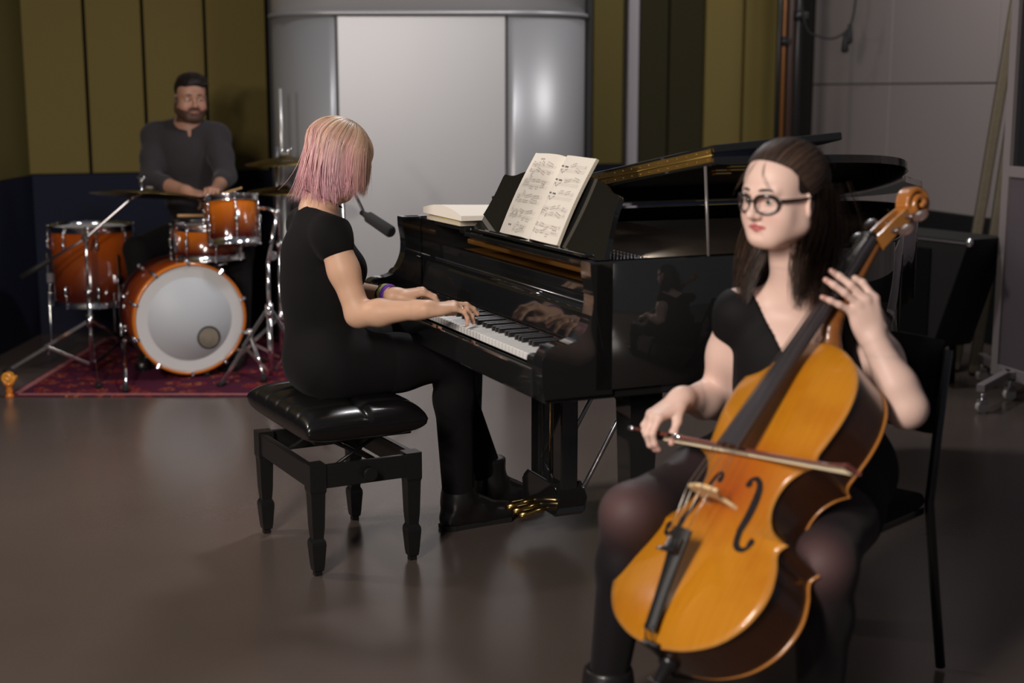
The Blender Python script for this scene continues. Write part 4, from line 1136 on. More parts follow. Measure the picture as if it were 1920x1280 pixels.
# leggings and boots
D = Solid()
for h_, k_, a_ in ((rh, rk, ra_), (lh, lk, la_)):
    limb(D, [(h_, .096), (h_ * .5 + k_ * .5, .083), (k_, .065)], .05); limb(D, [(k_, .065), (k_ * .72 + a_ * .28 - fU * .012, .062), (a_, .052)], .03)
v, f = D.poly(None, None, .007); np_mesh('leggings', relax(v, f, 2), f, CLOTH, pianist, None, True, pg)
def boot(a_, fdir, parent, og, hi=.14, ln=.17, name='boot', m=BOOT):
    q = Solid(); a_ = np.asarray(a_, float); fl = np.array([a_[0], a_[1], 0]); fd = nrmv(fdir)
    q.chain([(fl + V3(0, 0, .030 + hi), .054), (fl + V3(0, 0, .10), .050), (fl - fd * .02 + V3(0, 0, .045), .040)], .03)
    q.chain([(fl + V3(0, 0, .085), .046), (fl + fd * .07 + V3(0, 0, .055), .040), (fl + fd * ln + V3(0, 0, .032), .030)], .03)
    q.cap(fl - fd * .03 + V3(0, 0, .03), fl + fd * ln + V3(0, 0, .028), .034, .034, .02)
    q.clip(lambda X, Y, Z: .004 - Z); q.clip(lambda X, Y, Z: Z - (.045 + hi))
    v, f = q.poly(None, None, .005); o = np_mesh(name, relax(v, f, 1), f, m, parent, None, True, og)
    q = MB(); F_ = frame(Vector(fl) + Vector((0, 0, .0)), Vector(fd), Vector((-fd[1], fd[0], 0)), Vector((0, 0, 1)))
    q.prism([(-.062, -.025), (-.062, .025), (-.03, .038), (.08, .036), (ln + .01, .036), (ln + .032, .015), (ln + .032, -.015), (ln + .01, -.036), (.08, -.034), (-.03, -.038)], .0, .016, F_, .002)
    bmesh.ops.translate(q.bm, verts=q.bm.verts, vec=-Vector(og)); q.build('sole', M['rubber'], o)
    return o
boot(ra_, fU + fV * .1, pianist, pg); boot(la_, fU + fV * .05, pianist, pg)
# hair: pink bob
rnd = np.random.default_rng(3)
def bob(hd, parent, og):
    S = Solid()
    hd.ell(S, (0, -.012, .038), (.085, .103, .086), .02)
    hd.ell(S, (0, -.022, -.035), (.072, .066, .070), .05)
    for e in (-1, 1): hd.ell(S, (e * .064, .030, -.020), (.018, .050, .065), .02)
    S2 = S
    hd.ell(S2, (0, .105, -.045), (.050, .055, .095), .01, 's')
    hd.ell(S2, (0, .03, -.125), (.07, .10, .05), .01, 's')
    v, f = S2.poly(None, None, .005); v = relax(v, f, 2)
    loc = hd.loc(v); t = np.clip((.10 - loc[:, 2]) / .16, 0, 1)[:, None]; fr = np.clip((loc[:, 1] + .02) / .08, 0, 1)[:, None]
    bl = np.array([.50, .33, .20]); pk = np.array([.50, .27, .29])
    c = bl * (1 - t * (1 - .6 * fr)) + pk * t * (1 - .6 * fr)
    cap = np_mesh('hair', v, f, HAIRP, parent, c * .8, True, og)
    paths = []; wds = []; Ns = []; cols = []; cph = rnd.uniform(-math.pi, math.pi, 150); clen = rnd.normal(0, .013, 150); cside = np.clip(rnd.normal(0, .09, 150), -.16, .16); ctone = rnd.normal(0, .16, 150)
    for i in range(6500):
        ph = rnd.uniform(-math.pi, math.pi) if rnd.random() < .65 else rnd.choice([-1, 1]) * rnd.uniform(.36, 1.5)
        if abs(ph) < .36: continue
        lay = rnd.uniform(.93, 1.035); th0 = rnd.uniform(.02, .9) if rnd.random() < .75 else rnd.uniform(.6, 1.3); th1 = 1.42 + rnd.normal(0, .12)
        n1 = 9; n2 = 9; rx, ry, rz = .093 * lay, .111 * lay, .094 * lay
        # the parting runs along the crown: front strands start on it and fall to the sides
        P = []; yc = -.014
        for th in np.linspace(th0, th1, n1):
            pf = ph
            q = np.array([rx * math.sin(th) * math.sin(pf), yc + ry * math.sin(th) * math.cos(pf) * (1 if math.cos(pf) < 0 else .92), .040 + rz * math.cos(th)])
            P.append(hd.w(*q))
        P = np.array(P); d = nrmv(P[-1] - P[-2]); out = P[-1] - hd.c; out[2] = 0; out = nrmv(out)
        ci = int(np.argmin(np.abs(cph - ph))); tang = np.cross(out, V3(0, 0, 1))
        back = max(0, -math.cos(ph)); front = max(0, math.cos(ph))
        zend = hd.c[2] - .092 - .022 * back + .018 * front + clen[ci] + rnd.normal(0, .007)
        ln = max(.02, P[-1][2] - zend); st_ = ln / n2; p = P[-1].copy(); Q = [p.copy()]
        curl = rnd.normal(.10, .35) if rnd.random() < .5 else 0
        for j in range(n2):
            tt = (j + 1) / n2
            inward = -out * (.10 + .22 * back + .12 * front) * (1 - tt * .5) + out * curl * tt * (.15 + back) * .9
            g = nrmv(d * (1 - tt) ** 1.3 * 1.3 + np.array([0, 0, -1.]) + inward * .8 + nrmv(fU) * .03 + tang * (cside[ci] * tt + np.clip((cph[ci] - ph) * -6.0, -.5, .5) * tt * tt))
            p = p + g * st_; Q.append(p.copy())
        P = np.concatenate([P, np.array(Q)[1:]])
        Nn = P - (hd.c + hd.R @ np.array([0, -.014, .02])); Nn[:, 2] *= .6; Nn /= np.linalg.norm(Nn, axis=1)[:, None]
        tt = np.linspace(0, 1, len(P))[:, None]; fw = max(0, math.cos(ph - .0)) ** .7
        k = rnd.normal(1 + ctone[ci], .13); pinkness = np.clip(tt * 1.35 - .12 + rnd.normal(0, .12), 0, 1) * (1 - .72 * fw)
        base = np.array([.62, .40, .235]); 
        if rnd.random() < .18: base = np.array([.74, .56, .40])
        if rnd.random() < .12: base = np.array([.36, .20, .12])
        pkk = np.array([.66, .345, .37]) if rnd.random() < .75 else np.array([.50, .24, .30])
        c = (base * (1 - pinkness) + pkk * pinkness) * k
        root = np.clip(1 - tt * 7, 0, 1); c = c * (1 - .35 * root)
        paths.append(P); wds.append(rnd.uniform(.0016, .0036)); Ns.append(Nn); cols.append(np.clip(c, .02, .95))
    ribbons('hair_strands', paths, wds, Ns, HAIRP, cap, cols, (0, 0, 0) if False else og)
    return cap
HAIRP = hairmat('pink_blonde_hair', .40)
bob(hd, pianist, pg)
# necklace cord, bracelets, ring
nc = Nk + V3(.012, 0, .012)
ring = [Vector(nc + fU * (.062 * math.cos(a)) + fV * (.058 * math.sin(a)) + V3(0, 0, .022 - .030 * math.cos(a))) - pg for a in np.linspace(-math.pi, math.pi, 33)]
MB().tube(ring, .0016, 6).build('necklace_cord', M['ink_dark'], pianist)
def band(c, ax, r, w, m, name, parent, og, n=26, bumpy=0, seed=0):
    ax = Vector(nrmv(ax)); x = ax.orthogonal().normalized(); y = ax.cross(x); rr = random.Random(seed); q = MB()
    pts = [Vector(c) - Vector(og) + (x * math.cos(2 * math.pi * k / n) + y * math.sin(2 * math.pi * k / n)) * (r + (rr.uniform(-1, 1) * bumpy)) for k in range(n)]
    pts += [pts[0], pts[1]]
    q.tube(pts, [w * (1 + (rr.uniform(-.3, .3) if bumpy else 0)) for _ in pts], 8); return q.build(name, m, parent)
wx = nrmv(lw - le)
for i, (c_, dd) in enumerate((((.02, .02, .02), .052), ((.45, .42, .05), .044), ((.30, .32, .28), .037), ((.10, .03, .30), .030), ((.16, .04, .36), .023), ((.02, .02, .03), .008))):
    band(lw - wx * dd, wx, .0275 + .0032 * min(1, dd / .03), .0046 if i < 5 else .0018, mat('bracelet_thread', c_, .8), 'bracelet', pianist, pg, bumpy=.0016 if i < 5 else 0, seed=i)
js = HR.joints[2][0]
band(js[0] * .42 + js[1] * .58, js[1] - js[0], .0092, .0018, M['chrome'], 'ring', pianist, pg)

# ------------------------------------------------------------------ piano bench
def sunburst(name, c_mid, c_edge, axis=2, lo=0.0, hi=1.0):
    m = mat(name, c_mid, .16, coat=.7); nt = m.node_tree; b = nt.nodes['Principled BSDF']
    tc = nt.nodes.new('ShaderNodeTexCoord'); sp = nt.nodes.new('ShaderNodeSeparateXYZ'); nt.links.new(tc.outputs['Generated'], sp.inputs[0])
    cr = nt.nodes.new('ShaderNodeValToRGB'); cr.color_ramp.elements[0].position = lo; cr.color_ramp.elements[0].color = (*c_edge, 1)
    cr.color_ramp.elements[1].position = hi; cr.color_ramp.elements[1].color = (*c_mid, 1)
    nz = nt.nodes.new('ShaderNodeTexNoise'); nz.inputs['Scale'].default_value = 6; nt.links.new(tc.outputs['Object'], nz.inputs[0])
    mx = nt.nodes.new('ShaderNodeMix'); mx.data_type = 'RGBA'; mx.blend_type = 'MULTIPLY'; mx.inputs[7].default_value = (.75, .6, .5, 1); nt.links.new(nz.outputs[0], mx.inputs[0])
    nt.links.new(sp.outputs[axis], cr.inputs[0]); nt.links.new(cr.outputs[0], mx.inputs[6]); nt.links.new(mx.outputs[2], b.inputs['Base Color'])
    return m
bc = Vector((-.55, 4.30, 0)); brz = math.atan2(.473, .881)
bench = empty('piano_bench', bc, brz, 'black adjustable piano bench with a tufted leather cushion', 'bench')
def cushion(u, v, top=True):
    x = u * 2 - 1; y = v * 2 - 1; ex = 1 - abs(x) ** 5; ey = 1 - abs(y) ** 6
    e = max(0, ex) ** .45 * max(0, ey) ** .45
    z = .056 * e
    if top:
        for bx_ in (.0,):
            for by_ in (-.66, -.33, 0, .33, .66):
                d = math.hypot((x - bx_) * .2, (y - by_) * .29); z -= .020 * math.exp(-(d / .020) ** 2) * e
        for bx_ in (0,): z -= .011 * math.exp(-(((x - bx_) * .2) / .010) ** 2) * e
        for by_ in (-.66, -.33, 0, .33, .66): z -= .010 * math.exp(-(((y - by_) * .29) / .010) ** 2) * e
    px, py = x * .192, y * .282
    bl = .010 * (e)
    return (px * (1 + .03 * e), py * (1 + .02 * e), .446 + z if top else .446 - .052 * e ** .7)
b = MB(); b.grid(lambda u, v: cushion(u, v), 60, 84); b.grid(lambda u, v: cushion(u, v, False), 60, 84)
bmesh.ops.remove_doubles(b.bm, verts=b.bm.verts, dist=.0008)
cu = b.build('cushion', M['leather'], bench)
for bx_ in (.0,):
    for by_ in (-.66, -.33, 0, .33, .66):
        q = MB(); q.ball((bx_ * .192, by_ * .282, .446 + .020), .007, 10, (1, 1, .5)); q.build('button', M['leather'], cu)
b = MB(); b.bx(-.155, .155, -.235, .235, .395, .410, .003); b.build('seat_board', M['blackwood'], bench)
b = MB()
for y in (-.243, .243): b.bx(-.165, .165, y - .010, y + .010, .265, .335, .003)
for x in (-.163, .163): b.bx(x - .010, x + .010, -.243, .243, .265, .335, .003)
b.build('apron', M['blackwood'], bench)
for sx in (-1, 1):
    for sy in (-1, 1):
        q = MB(); x, y = sx * .153, sy * .233
        prof = [(.050, .340), (.050, .260), (.044, .250), (.038, .150), (.032, .115), (.042, .105), (.044, .095), (.034, .030), (.030, .016), (.022, .012), (.022, 0)]
        rings = [[q.bm.verts.new((x + a * w_ / 2, y + c * w_ / 2, z)) for a, c in ((-1, -1), (1, -1), (1, 1), (-1, 1))] for w_, z in prof]
        for r0, r1 in zip(rings, rings[1:]):
            for k in range(4): q.bm.faces.new((r0[k], r0[(k + 1) % 4], r1[(k + 1) % 4], r1[k]))
        q.bm.faces.new(rings[0]); q.bm.faces.new(rings[-1]); q.build('leg', M['blackwood'], bench)
b = MB()
for y in (-.16, .16):
    b.tube([(-.10, y, .285), (.10, y, .398)], .006, 8); b.tube([(.10, y, .285), (-.10, y, .398)], .006, 8)
for x, z in ((-.10, .285), (.10, .285), (-.10, .395), (.10, .395)): b.cyl((x, -.20, z), (x, .20, z), .006, n=8)
b.build('scissor_lift', M['blackmetal'], bench)
b = MB()
b.cyl((0, -.24, .30), (0, -.275, .30), .006, n=10); b.cyl((0, -.268, .30), (0, -.290, .30), .020, n=20); b.build('height_knob', M['blackwood'], bench)

# ------------------------------------------------------------------ drum kit
ORB = sunburst('amber_burst', (.62, .17, .012), (.075, .008, .004), 2, .12, .85)
ORB3 = sunburst('floor_tom_burst', (.42, .090, .010), (.06, .008, .004), 2, .10, .9)
ORB2 = sunburst('red_burst', (.30, .055, .010), (.09, .012, .005), 2, .0, .9)
HOOPO = mat('orange_hoop', (.60, .17, .015), .25, coat=.5)
HEADW = mat('drum_head_white', (.62, .62, .61), .35, spec=.4, noise=(3, (.55, .55, .55), 2, (1, 1, 1)))
HEADG = mat('drum_head_grey', (.50, .53, .56), .5, spec=.4)
def drum(name, Mx, r, dep, nl, shell, label, hoopm=None, heads=(HEADW, HEADW), lugm=None, cat='drum', claws=False):
    """local z: shell runs 0..dep, batter side at dep"""
    lugm = lugm or M['chrome']
    root = empty(name, Mx.translation, 0, label, cat); root.rotation_euler = Mx.to_euler()
    I = Matrix.Identity(4)
    b = MB(); b.lathe([(r, .012), (r, dep - .012), (r - .006, dep - .010), (r - .006, .010), (r, .012)], I, 64); b.build('shell', shell, root)
    for z0, s in ((0, -1), (dep, 1)):
        hoopm_ = hoopm if not (claws and s < 0) else mat('rear_hoop', (.30, .22, .24), .25, .8)
        b = MB(); R_ = r + (.010 if claws else .007)
        if claws: b.lathe([(R_, z0 - s * .030), (R_, z0 + s * .006), (R_ - .012, z0 + s * .008), (R_ - .012, z0 - s * .012), (R_, z0 - s * .030)], I, 64)
        else: b.lathe([(R_, z0 - s * .016), (R_, z0 + s * .010), (R_ + .006, z0 + s * .014), (R_ - .004, z0 + s * .016), (R_ - .004, z0 - s * .014), (R_, z0 - s * .016)], I, 64)
        b.build('hoop', hoopm_ or M['chrome'], root)
        b = MB(); b.lathe([(r - .001, z0 - s * .006), (r - .003, z0 + s * .001), (r - .012, z0 - s * .001), (0, z0 - s * .001)], I, 64); b.build('drum_head', heads[0 if s > 0 else 1], root)
    for k in range(nl):
        a = 2 * math.pi * (k + .5) / nl; c, s_ = math.cos(a), math.sin(a)
        two = dep > .25
        for zc, zz in (((dep * .20, 0), (dep * .80, dep)) if two else ((dep * .5, 0), (dep * .5, dep))):
            if two or zz == 0: b = MB()
            b.tube([(c * (r + .002), s_ * (r + .002), zc - .026), (c * (r + .018), s_ * (r + .018), zc - .014), (c * (r + .018), s_ * (r + .018), zc + .014), (c * (r + .002), s_ * (r + .002), zc + .026)], [.006, .009, .009, .006], 8)
            b.tube([(c * (r + .015), s_ * (r + .015), zc), (c * (r + .013), s_ * (r + .013), zz)], .0032, 6)
            sg = 1 if zz else -1
            if claws: b.box((c * (r + .010), s_ * (r + .010), zz - sg * .006), (.030, .018, .034), Matrix.Rotation(a, 3, 'Z'), .004)
            b.ball((c * (r + .013), s_ * (r + .013), zz + sg * .014), .0065, 8)
            if two or zz: b.build('lug', lugm, root)
    return root
def axis_M(o, z):
    z = Vector(z).normalized(); x = Vector((0, 0, 1)).cross(z)
    x = x.normalized() if x.length > 1e-4 else Vector((1, 0, 0)); return frame(o, x, z.cross(x), z)
bf = at(357, 602, 6.92); bf.z = .302
bdir = Vector((.46, -1, 0)).normalized()           # towards the camera
bdep = .41
bass = drum('bass_drum', axis_M(bf - bdir * bdep, bdir), .268, bdep, 10, ORB2, 'large amber bass drum lying on its side on the red rug', HOOPO, (HEADW, HEADW), claws=True)
mz = Matrix.Identity(4)
b = MB(); b.lathe([(0, bdep + .0015), (.205, bdep + .0015), (.206, bdep - .001)], mz, 64); b.build('head_dot', HEADG, bass)
# port hole low on the side: seen to the right of and below the middle
iM = axis_M(bf, bdir).to_3x3().inverted()
off = at(397, 640, 6.88) - at(357, 602, 6.90); lo_ = iM @ Vector((off.x, off.y, off.z)); lo_.z = 0
pm = Matrix.Translation((lo_.x, lo_.y, bdep + .002))
b = MB(); b.lathe([(.052, 0), (.058, .003), (.052, .005), (.050, .001)], pm, 40); b.build('port_ring', M['blackmetal'], bass)
b = MB(); b.lathe([(0, .010), (.022, .008), (.042, .003), (.052, .0005)], pm, 40); b.build('felt_pillow', mat('pillow_grey', (.28, .24, .18), .9, noise=(22, (.12, .10, .08), 4, (1, 1, 1))), bass)
for px0, py0, px1, py1, Y0, Y1 in ((234, 640, 236, 742, 7.05, 6.56), (468, 622, 494, 700, 7.0, 6.80)):
    p0 = at(px0, py0, Y0); p1 = at(px1, py1, Y1); p1.z = .045; BMi = (axis_M(bf - bdir * bdep, bdir)).inverted()
    b = MB(); b.tube([BMi @ p for p in (p0, p0 * .5 + p1 * .5, p1)], [.011, .009, .008], 10); b.ball(BMi @ p0, .018, 10); b.build('spur', M['chrome'], bass)
    b = MB(); pb_ = p1.copy(); pb_.z = .005; b.tube([BMi @ p1, BMi @ pb_], [.013, .016], 12); b.build('rubber_foot', M['rubber'], bass)

ft = at(177, 562, 7.40); ft.z = .325
tom = drum('floor_tom', Matrix.Translation(ft), .203, .385, 8, ORB3, 'amber floor tom standing on three legs left of the bass drum', None, (HEADW, HEADW))
tom['label'] = 'large amber floor tom on its own legs beside the boom stand'
for a in (200, 320, 80):
    c, s_ = math.cos(math.radians(a)), math.sin(math.radians(a))
    b = MB(); b.tube([(c * .225, s_ * .225, .26), (c * .225, s_ * .225, -.20), (c * .245, s_ * .245, -.27), (c * .245, s_ * .245, -.285)], .0055, 8); b.box((c * .218, s_ * .218, .13), (.035, .030, .05), Matrix.Rotation(math.radians(a), 3, 'Z'), .004); b.build('leg', M['chrome'], tom)
rt = at(433, 452, 6.98)
rax = Vector((-.10, .30, 1.0)).normalized()
rtom = drum('rack_tom', axis_M(rt + Vector((0, .05, -.01)), Vector((-.06, .16, 1))), .128, .215, 6, ORB, 'small amber rack tom mounted high above the bass drum', None, (HEADW, HEADW))
b = MB(); b.lathe([(.0, .012), (.020, .010), (.024, 0)], frame(Vector((.095, -.088, .14)), Vector((0, 0, 1)), Vector((.68, .73, 0)), Vector((.73, -.68, 0))), 20); b.build('badge', M['blackmetal'], rtom)
sn = at(392, 478, 7.20)
snare = drum('snare_drum', Matrix.Translation(sn), .175, .150, 8, ORB, 'amber snare drum with chrome hoops, half behind the rack tom', None, (HEADW, HEADW))
b = MB(); b.box((-.150, -.105, .075), (.020, .050, .100), Matrix.Rotation(math.radians(35), 3, 'Z'), .005); b.build('throw_off', M['chrome'], snare)

def cymbal(name, o, ax, r, label, grp=None):
    Mx = axis_M(o, ax); root = empty(name, o, 0, label, 'cymbal', grp); root.rotation_euler = Mx.to_euler()
    b = MB(); b.lathe([(.006, .024), (.020, .026), (.036, .018), (.046, .012), (r * .6, .004), (r, -.010), (r, -.0115), (r * .6, .0025), (.046, .0105), (.034, .0165), (.006, .0225), (.006, .024)], Matrix.Identity(4), 72); b.build('bow', M['bronze'], root)
    b = MB(); b.cyl((0, 0, .026), (0, 0, .036), .018, n=20); b.build('felt_washer', mat('felt_grey', (.2, .19, .18), .95), root)
    return root
def wingnut(q, p):
    q.cyl(p, p + Vector((0, 0, .022)), .008, n=10); q.tube([p + Vector((-.020, 0, .030)), p + Vector((0, 0, .012)), p + Vector((.020, 0, .030))], .0045, 6)
def tripod(q_root, base, h, r, legl, m, double=True, azs=(200, 320, 80), zhub=.30, foot=True):
    """local coordinates of q_root"""
    b = MB(); b.cyl((0, 0, .03), (0, 0, h * .55), .0125, n=12); b.cyl((0, 0, h * .55), (0, 0, h), .0090, n=12); b.cyl((0, 0, h * .54), (0, 0, h * .58), .019, n=14); b.cyl((0, 0, zhub - .03), (0, 0, zhub + .03), .019, n=14); b.build('pole', m, q_root)
    for a in azs:
        c, s_ = math.cos(math.radians(a)), math.sin(math.radians(a))
        b = MB(); mid = Vector((c * legl * .52, s_ * legl * .52, zhub * .52)); end = Vector((c * legl, s_ * legl, .022))
        b.box((mid + Vector((c * .018, s_ * .018, zhub))) / 2 + (end - mid) * 0, (((mid - Vector((0, 0, zhub))).length), .004, .017), (end - Vector((0, 0, zhub))).to_track_quat('X', 'Z').to_matrix(), .001)
        b.box((mid + end) / 2, ((end - mid).length, .004, .017), (end - mid).to_track_quat('X', 'Z').to_matrix(), .001)
        lo = Vector((c * .014, s_ * .014, .05)); b.box((mid + lo) / 2, ((mid - lo).length, .004, .015), (mid - lo).to_track_quat('X', 'Z').to_matrix(), .001)
        o = b.build('leg', m, q_root)
        if foot: f = MB(); f.tube([end + Vector((-c * .02, -s_ * .02, .006)), end + Vector((c * .02, s_ * .02, -.010))], .013, 10); f.build('rubber_foot', M['rubber'], o)
# left boom stand with the ride
base = at(174, 700, 7.06); base.z = 0
bs = empty('boom_cymbal_stand', base, 0, 'chrome tripod boom stand in front of the floor tom, cymbal on its arm', 'stand')
tripod(bs, base, .74, .0, .42, M['chrome'], azs=(184, 290, 60), zhub=.27)
j = at(160, 447, 7.06) - base; arm_hi = at(246, 372, 7.12) - base; arm_lo = at(40, 520, 7.02) - base
b = MB(); b.tube([Vector((0, 0, .73)), j], .009, 10); b.ball(j, .020, 10); b.cyl(j + Vector((0, -.03, 0)), j + Vector((0, .03, 0)), .010, n=10); b.build('tilter', M['chrome'], bs)
b = MB(); b.tube([j + (arm_lo - j) * .55, j, j + (arm_hi - j) * .8, j + (arm_hi - j) * .93, arm_hi], .0065, 10); b.build('boom_arm', M['chrome_rough'], bs)
b = MB(); b.tube([j + (arm_lo - j) * .55, arm_lo], [.014, .018], 12); b.build('counterweight', M['blackmatte'], bs)
b = MB(); top = arm_hi + Vector((.04, .05, .02)); b.tube([arm_hi, arm_hi + Vector((.02, .02, .01)), top, top + Vector((0, 0, .05))], .006, 10); wingnut(b, top + Vector((0, 0, .055))); b.build('cymbal_tilter', M['chrome'], bs)
cymbal('ride_cymbal', at(280, 363, 7.16), (.04, .13, 1), .295, 'wide dark bronze ride cymbal held level over the floor tom')
# hi stand on the far side, two cymbals
base = Vector((at(527, 600, 7.25).x, 7.25, 0))
hs = empty('hi_hat_stand', base, 0, 'chrome stand with a clutch rod holding the pair of cymbals', 'stand')
hs['label'] = 'tall chrome hi-hat stand at the inner side of the drum kit'
tripod(hs, base, 1.13, 0, .30, M['chrome'], azs=(210, 330, 90), zhub=.26)
b = MB(); wingnut(b, at(540, 288, 7.25) - base); b.tube([Vector((0, 0, 1.13)), at(540, 290, 7.25) - base], .005, 8); b.build('clutch', M['chrome'], hs)
cymbal('crash_cymbal', at(534, 300, 7.25), (-.06, -.05, 1), .20, 'thin gold bronze cymbal, the upper of two behind the pianist')
cymbal('hi_hat_cymbal', at(531, 356, 7.25), (.02, -.02, 1), .18, 'bronze hi-hat cymbal, the lower of two behind the pianist')
mp = at(527, 240, 7.5); mp.z = 0
ms = empty('microphone_stand', mp, 0, 'plain white metal pole rising behind the hi-hat cymbals', 'stand')
b = MB(); b.cyl((0, 0, .02), (0, 0, .85), .013, n=12); b.cyl((0, 0, .85), (0, 0, 1.42), .009, n=12); b.build('pole', mat('pale_tube', (.62, .62, .60), .3, .6), ms)
b = MB(); b.lathe([(.0, .026), (.02, .026), (.11, .012), (.115, 0), (0, 0)], Matrix.Identity(4), 32); b.build('round_base', M['blackmetal'], ms)
# tom stand to the right of the bass drum
base = at(508, 690, 6.86); base.z = 0
ts = empty('tom_stand', base, 0, 'chrome tripod stand carrying the rack tom', 'stand')
tripod(ts, base, .60, 0, .26, M['chrome'], azs=(215, 335, 95), zhub=.36)
e = at(519, 398, 6.9) - base; e2 = at(487, 390, 6.95) - base
b = MB(); b.tube([Vector((0, 0, .58)), e], [.0095, .008], 10); b.ball(e, .019, 10); b.tube([e, e * .5 + e2 * .5 + Vector((0, 0, .008)), e2], .008, 10); b.cyl(Vector((e.x * .5, e.y * .5, .62)) + Vector((0, -.012, 0)), Vector((e.x * .5, e.y * .5, .62)) + Vector((0, .012, 0)), .022, n=12); b.build('tom_arm', M['chrome'], ts)
# snare stand
base = Vector((sn.x + .02, sn.y, 0))
ss_ = empty('snare_stand', base, 0, 'low chrome stand under the snare drum', 'stand')
tripod(ss_, base, sn.z - .05, 0, .24, M['chrome'], azs=(30, 150, 270), zhub=.22)
b = MB()
for a in (30, 150, 270):
    c, s_ = math.cos(math.radians(a)), math.sin(math.radians(a)); b.tube([(0, 0, sn.z - .06), (c * .17, s_ * .17, sn.z - .028), (c * .185, s_ * .185, sn.z - .0175)], .005, 8)
b.build('basket', M['chrome'], ss_)
# throne
tb = Vector((-1.68, 7.68, 0))
th_ = empty('drum_throne', tb, 0, 'round black drum stool under the seated drummer', 'stool')
b = MB(); b.lathe([(0, .50), (.15, .50), (.165, .515), (.165, .545), (.150, .562), (0, .565)], Matrix.Identity(4), 36); b.build('seat', M['leather'], th_)
tripod(th_, tb, .50, 0, .24, M['chrome'], zhub=.20)
def stick(p0, p1, label):
    p0, p1 = Vector(p0), Vector(p1); root = empty('drumstick', p0, 0, label, 'drumstick'); d = p1 - p0
    b = MB(); b.tube([(0, 0, 0), d * .7, d * .93, d * .955], [.0072, .0070, .0040, .0034], 8); b.build('shaft', STK, root)
    b = MB(); b.ball(d * .975, .0055, 8, (1, 1, 1)); b.build('tip', STK, root); return root
STK = mat('hickory', (.62, .38, .17), .5)
stick(at(334, 404, 7.10), at(398, 404, 7.28), 'pale wooden drumstick lying across the snare drum')
# rug
m = mat('persian_rug', (.16, .015, .018), .95, spec=.1); nt = m.node_tree; bn = nt.nodes['Principled BSDF']; tc = nt.nodes.new('ShaderNodeTexCoord')
vo = nt.nodes.new('ShaderNodeTexVoronoi'); vo.inputs['Scale'].default_value = 9; nt.links.new(tc.outputs['Object'], vo.inputs[0])
n1 = nt.nodes.new('ShaderNodeTexNoise'); n1.inputs['Scale'].default_value = 38; n1.inputs['Detail'].default_value = 3; nt.links.new(tc.outputs['Object'], n1.inputs[0])
cr = nt.nodes.new('ShaderNodeValToRGB'); cr.color_ramp.interpolation = 'CONSTANT'
el = cr.color_ramp.elements; el[0].color = (.20, .018, .022, 1); el[1].position = .47; el[1].color = (.055, .010, .020, 1)
for p_, c_ in ((.56, (.24, .035, .022)), (.60, (.34, .16, .07)), (.645, (.17, .016, .020))):
    e_ = el.new(p_); e_.color = (*c_, 1)
nt.links.new(n1.outputs[0], cr.inputs[0])
mx = nt.nodes.new('ShaderNodeMix'); mx.data_type = 'RGBA'; mx.inputs[7].default_value = (.07, .012, .03, 1); st2 = nt.nodes.new('ShaderNodeMath'); st2.operation = 'GREATER_THAN'; st2.inputs[1].default_value = .42
nt.links.new(vo.outputs['Distance'], st2.inputs[0]); nt.links.new(st2.outputs[0], mx.inputs[0]); nt.links.new(cr.outputs[0], mx.inputs[6]); nt.links.new(mx.outputs[2], bn.inputs['Base Color'])
RUG = m
rug = empty('persian_rug', (-1.53, 7.30, 0), 0, 'deep red persian rug under the drum kit', 'rug')
b = MB(); b.bx(-.83, .83, -.80, .80, .0, .008, .003); b.build('field', RUG, rug)
BORD = mat('rug_border', (.30, .02, .05), .95, noise=(45, (.30, .19, .16), 3, (1, 1, 1)))
for y in (-.775, .775): b = MB(); b.bx(-.815, .815, y - .016, y + .016, .007, .0095); b.build('border_band', BORD, rug)
for x in (-.80, .80): b = MB(); b.bx(x - .016, x + .016, -.79, .79, .007, .0095); b.build('border_band', BORD, rug)
b = MB(); b.bx(.62, .66, -.74, .74, .008, .0095); b.build('border_stripe', mat('rug_cream', (.45, .38, .34), .95), rug)
b = MB(); b.bx(.832, .90, -.80, .80, .0, .004); b.build('fringe', mat('rug_fringe', (.42, .40, .34), .95, noise=(120, (.2, .19, .16), 2, (0, 1, 0))), rug)['kind'] = 'stuff'
# small turned amber scroll at the rug's corner
p = at(18, 737, 6.5); p.z = 0
sc_r = empty('violin_scroll', p, 0, 'amber carved wooden scroll standing at the corner of the rug', 'ornament')
MB().lathe([(0, 0), (.022, .0), (.018, .012), (.012, .02), (.018, .03), (.012, .045), (.022, .06), (.028, .066), (.0, .07)], Matrix.Identity(4), 20).build('turned_foot', HOOPO, sc_r)
S = Solid()
for i in range(30):
    t = i / 29; th = -t * 9.0; r = .026 * (1 - t) ** .8 + .003
    S.cap(V3(r * math.cos(th), -.012 - .008 * t, .094 + r * math.sin(th)), V3(r * math.cos(th), .012 + .008 * t, .094 + r * math.sin(th)), .009, .009, .002)
v, f = S.poly(None, None, .003); np_mesh('volute', v, f, mat('amber_scroll', (.70, .28, .03), .3, coat=.5), sc_r)
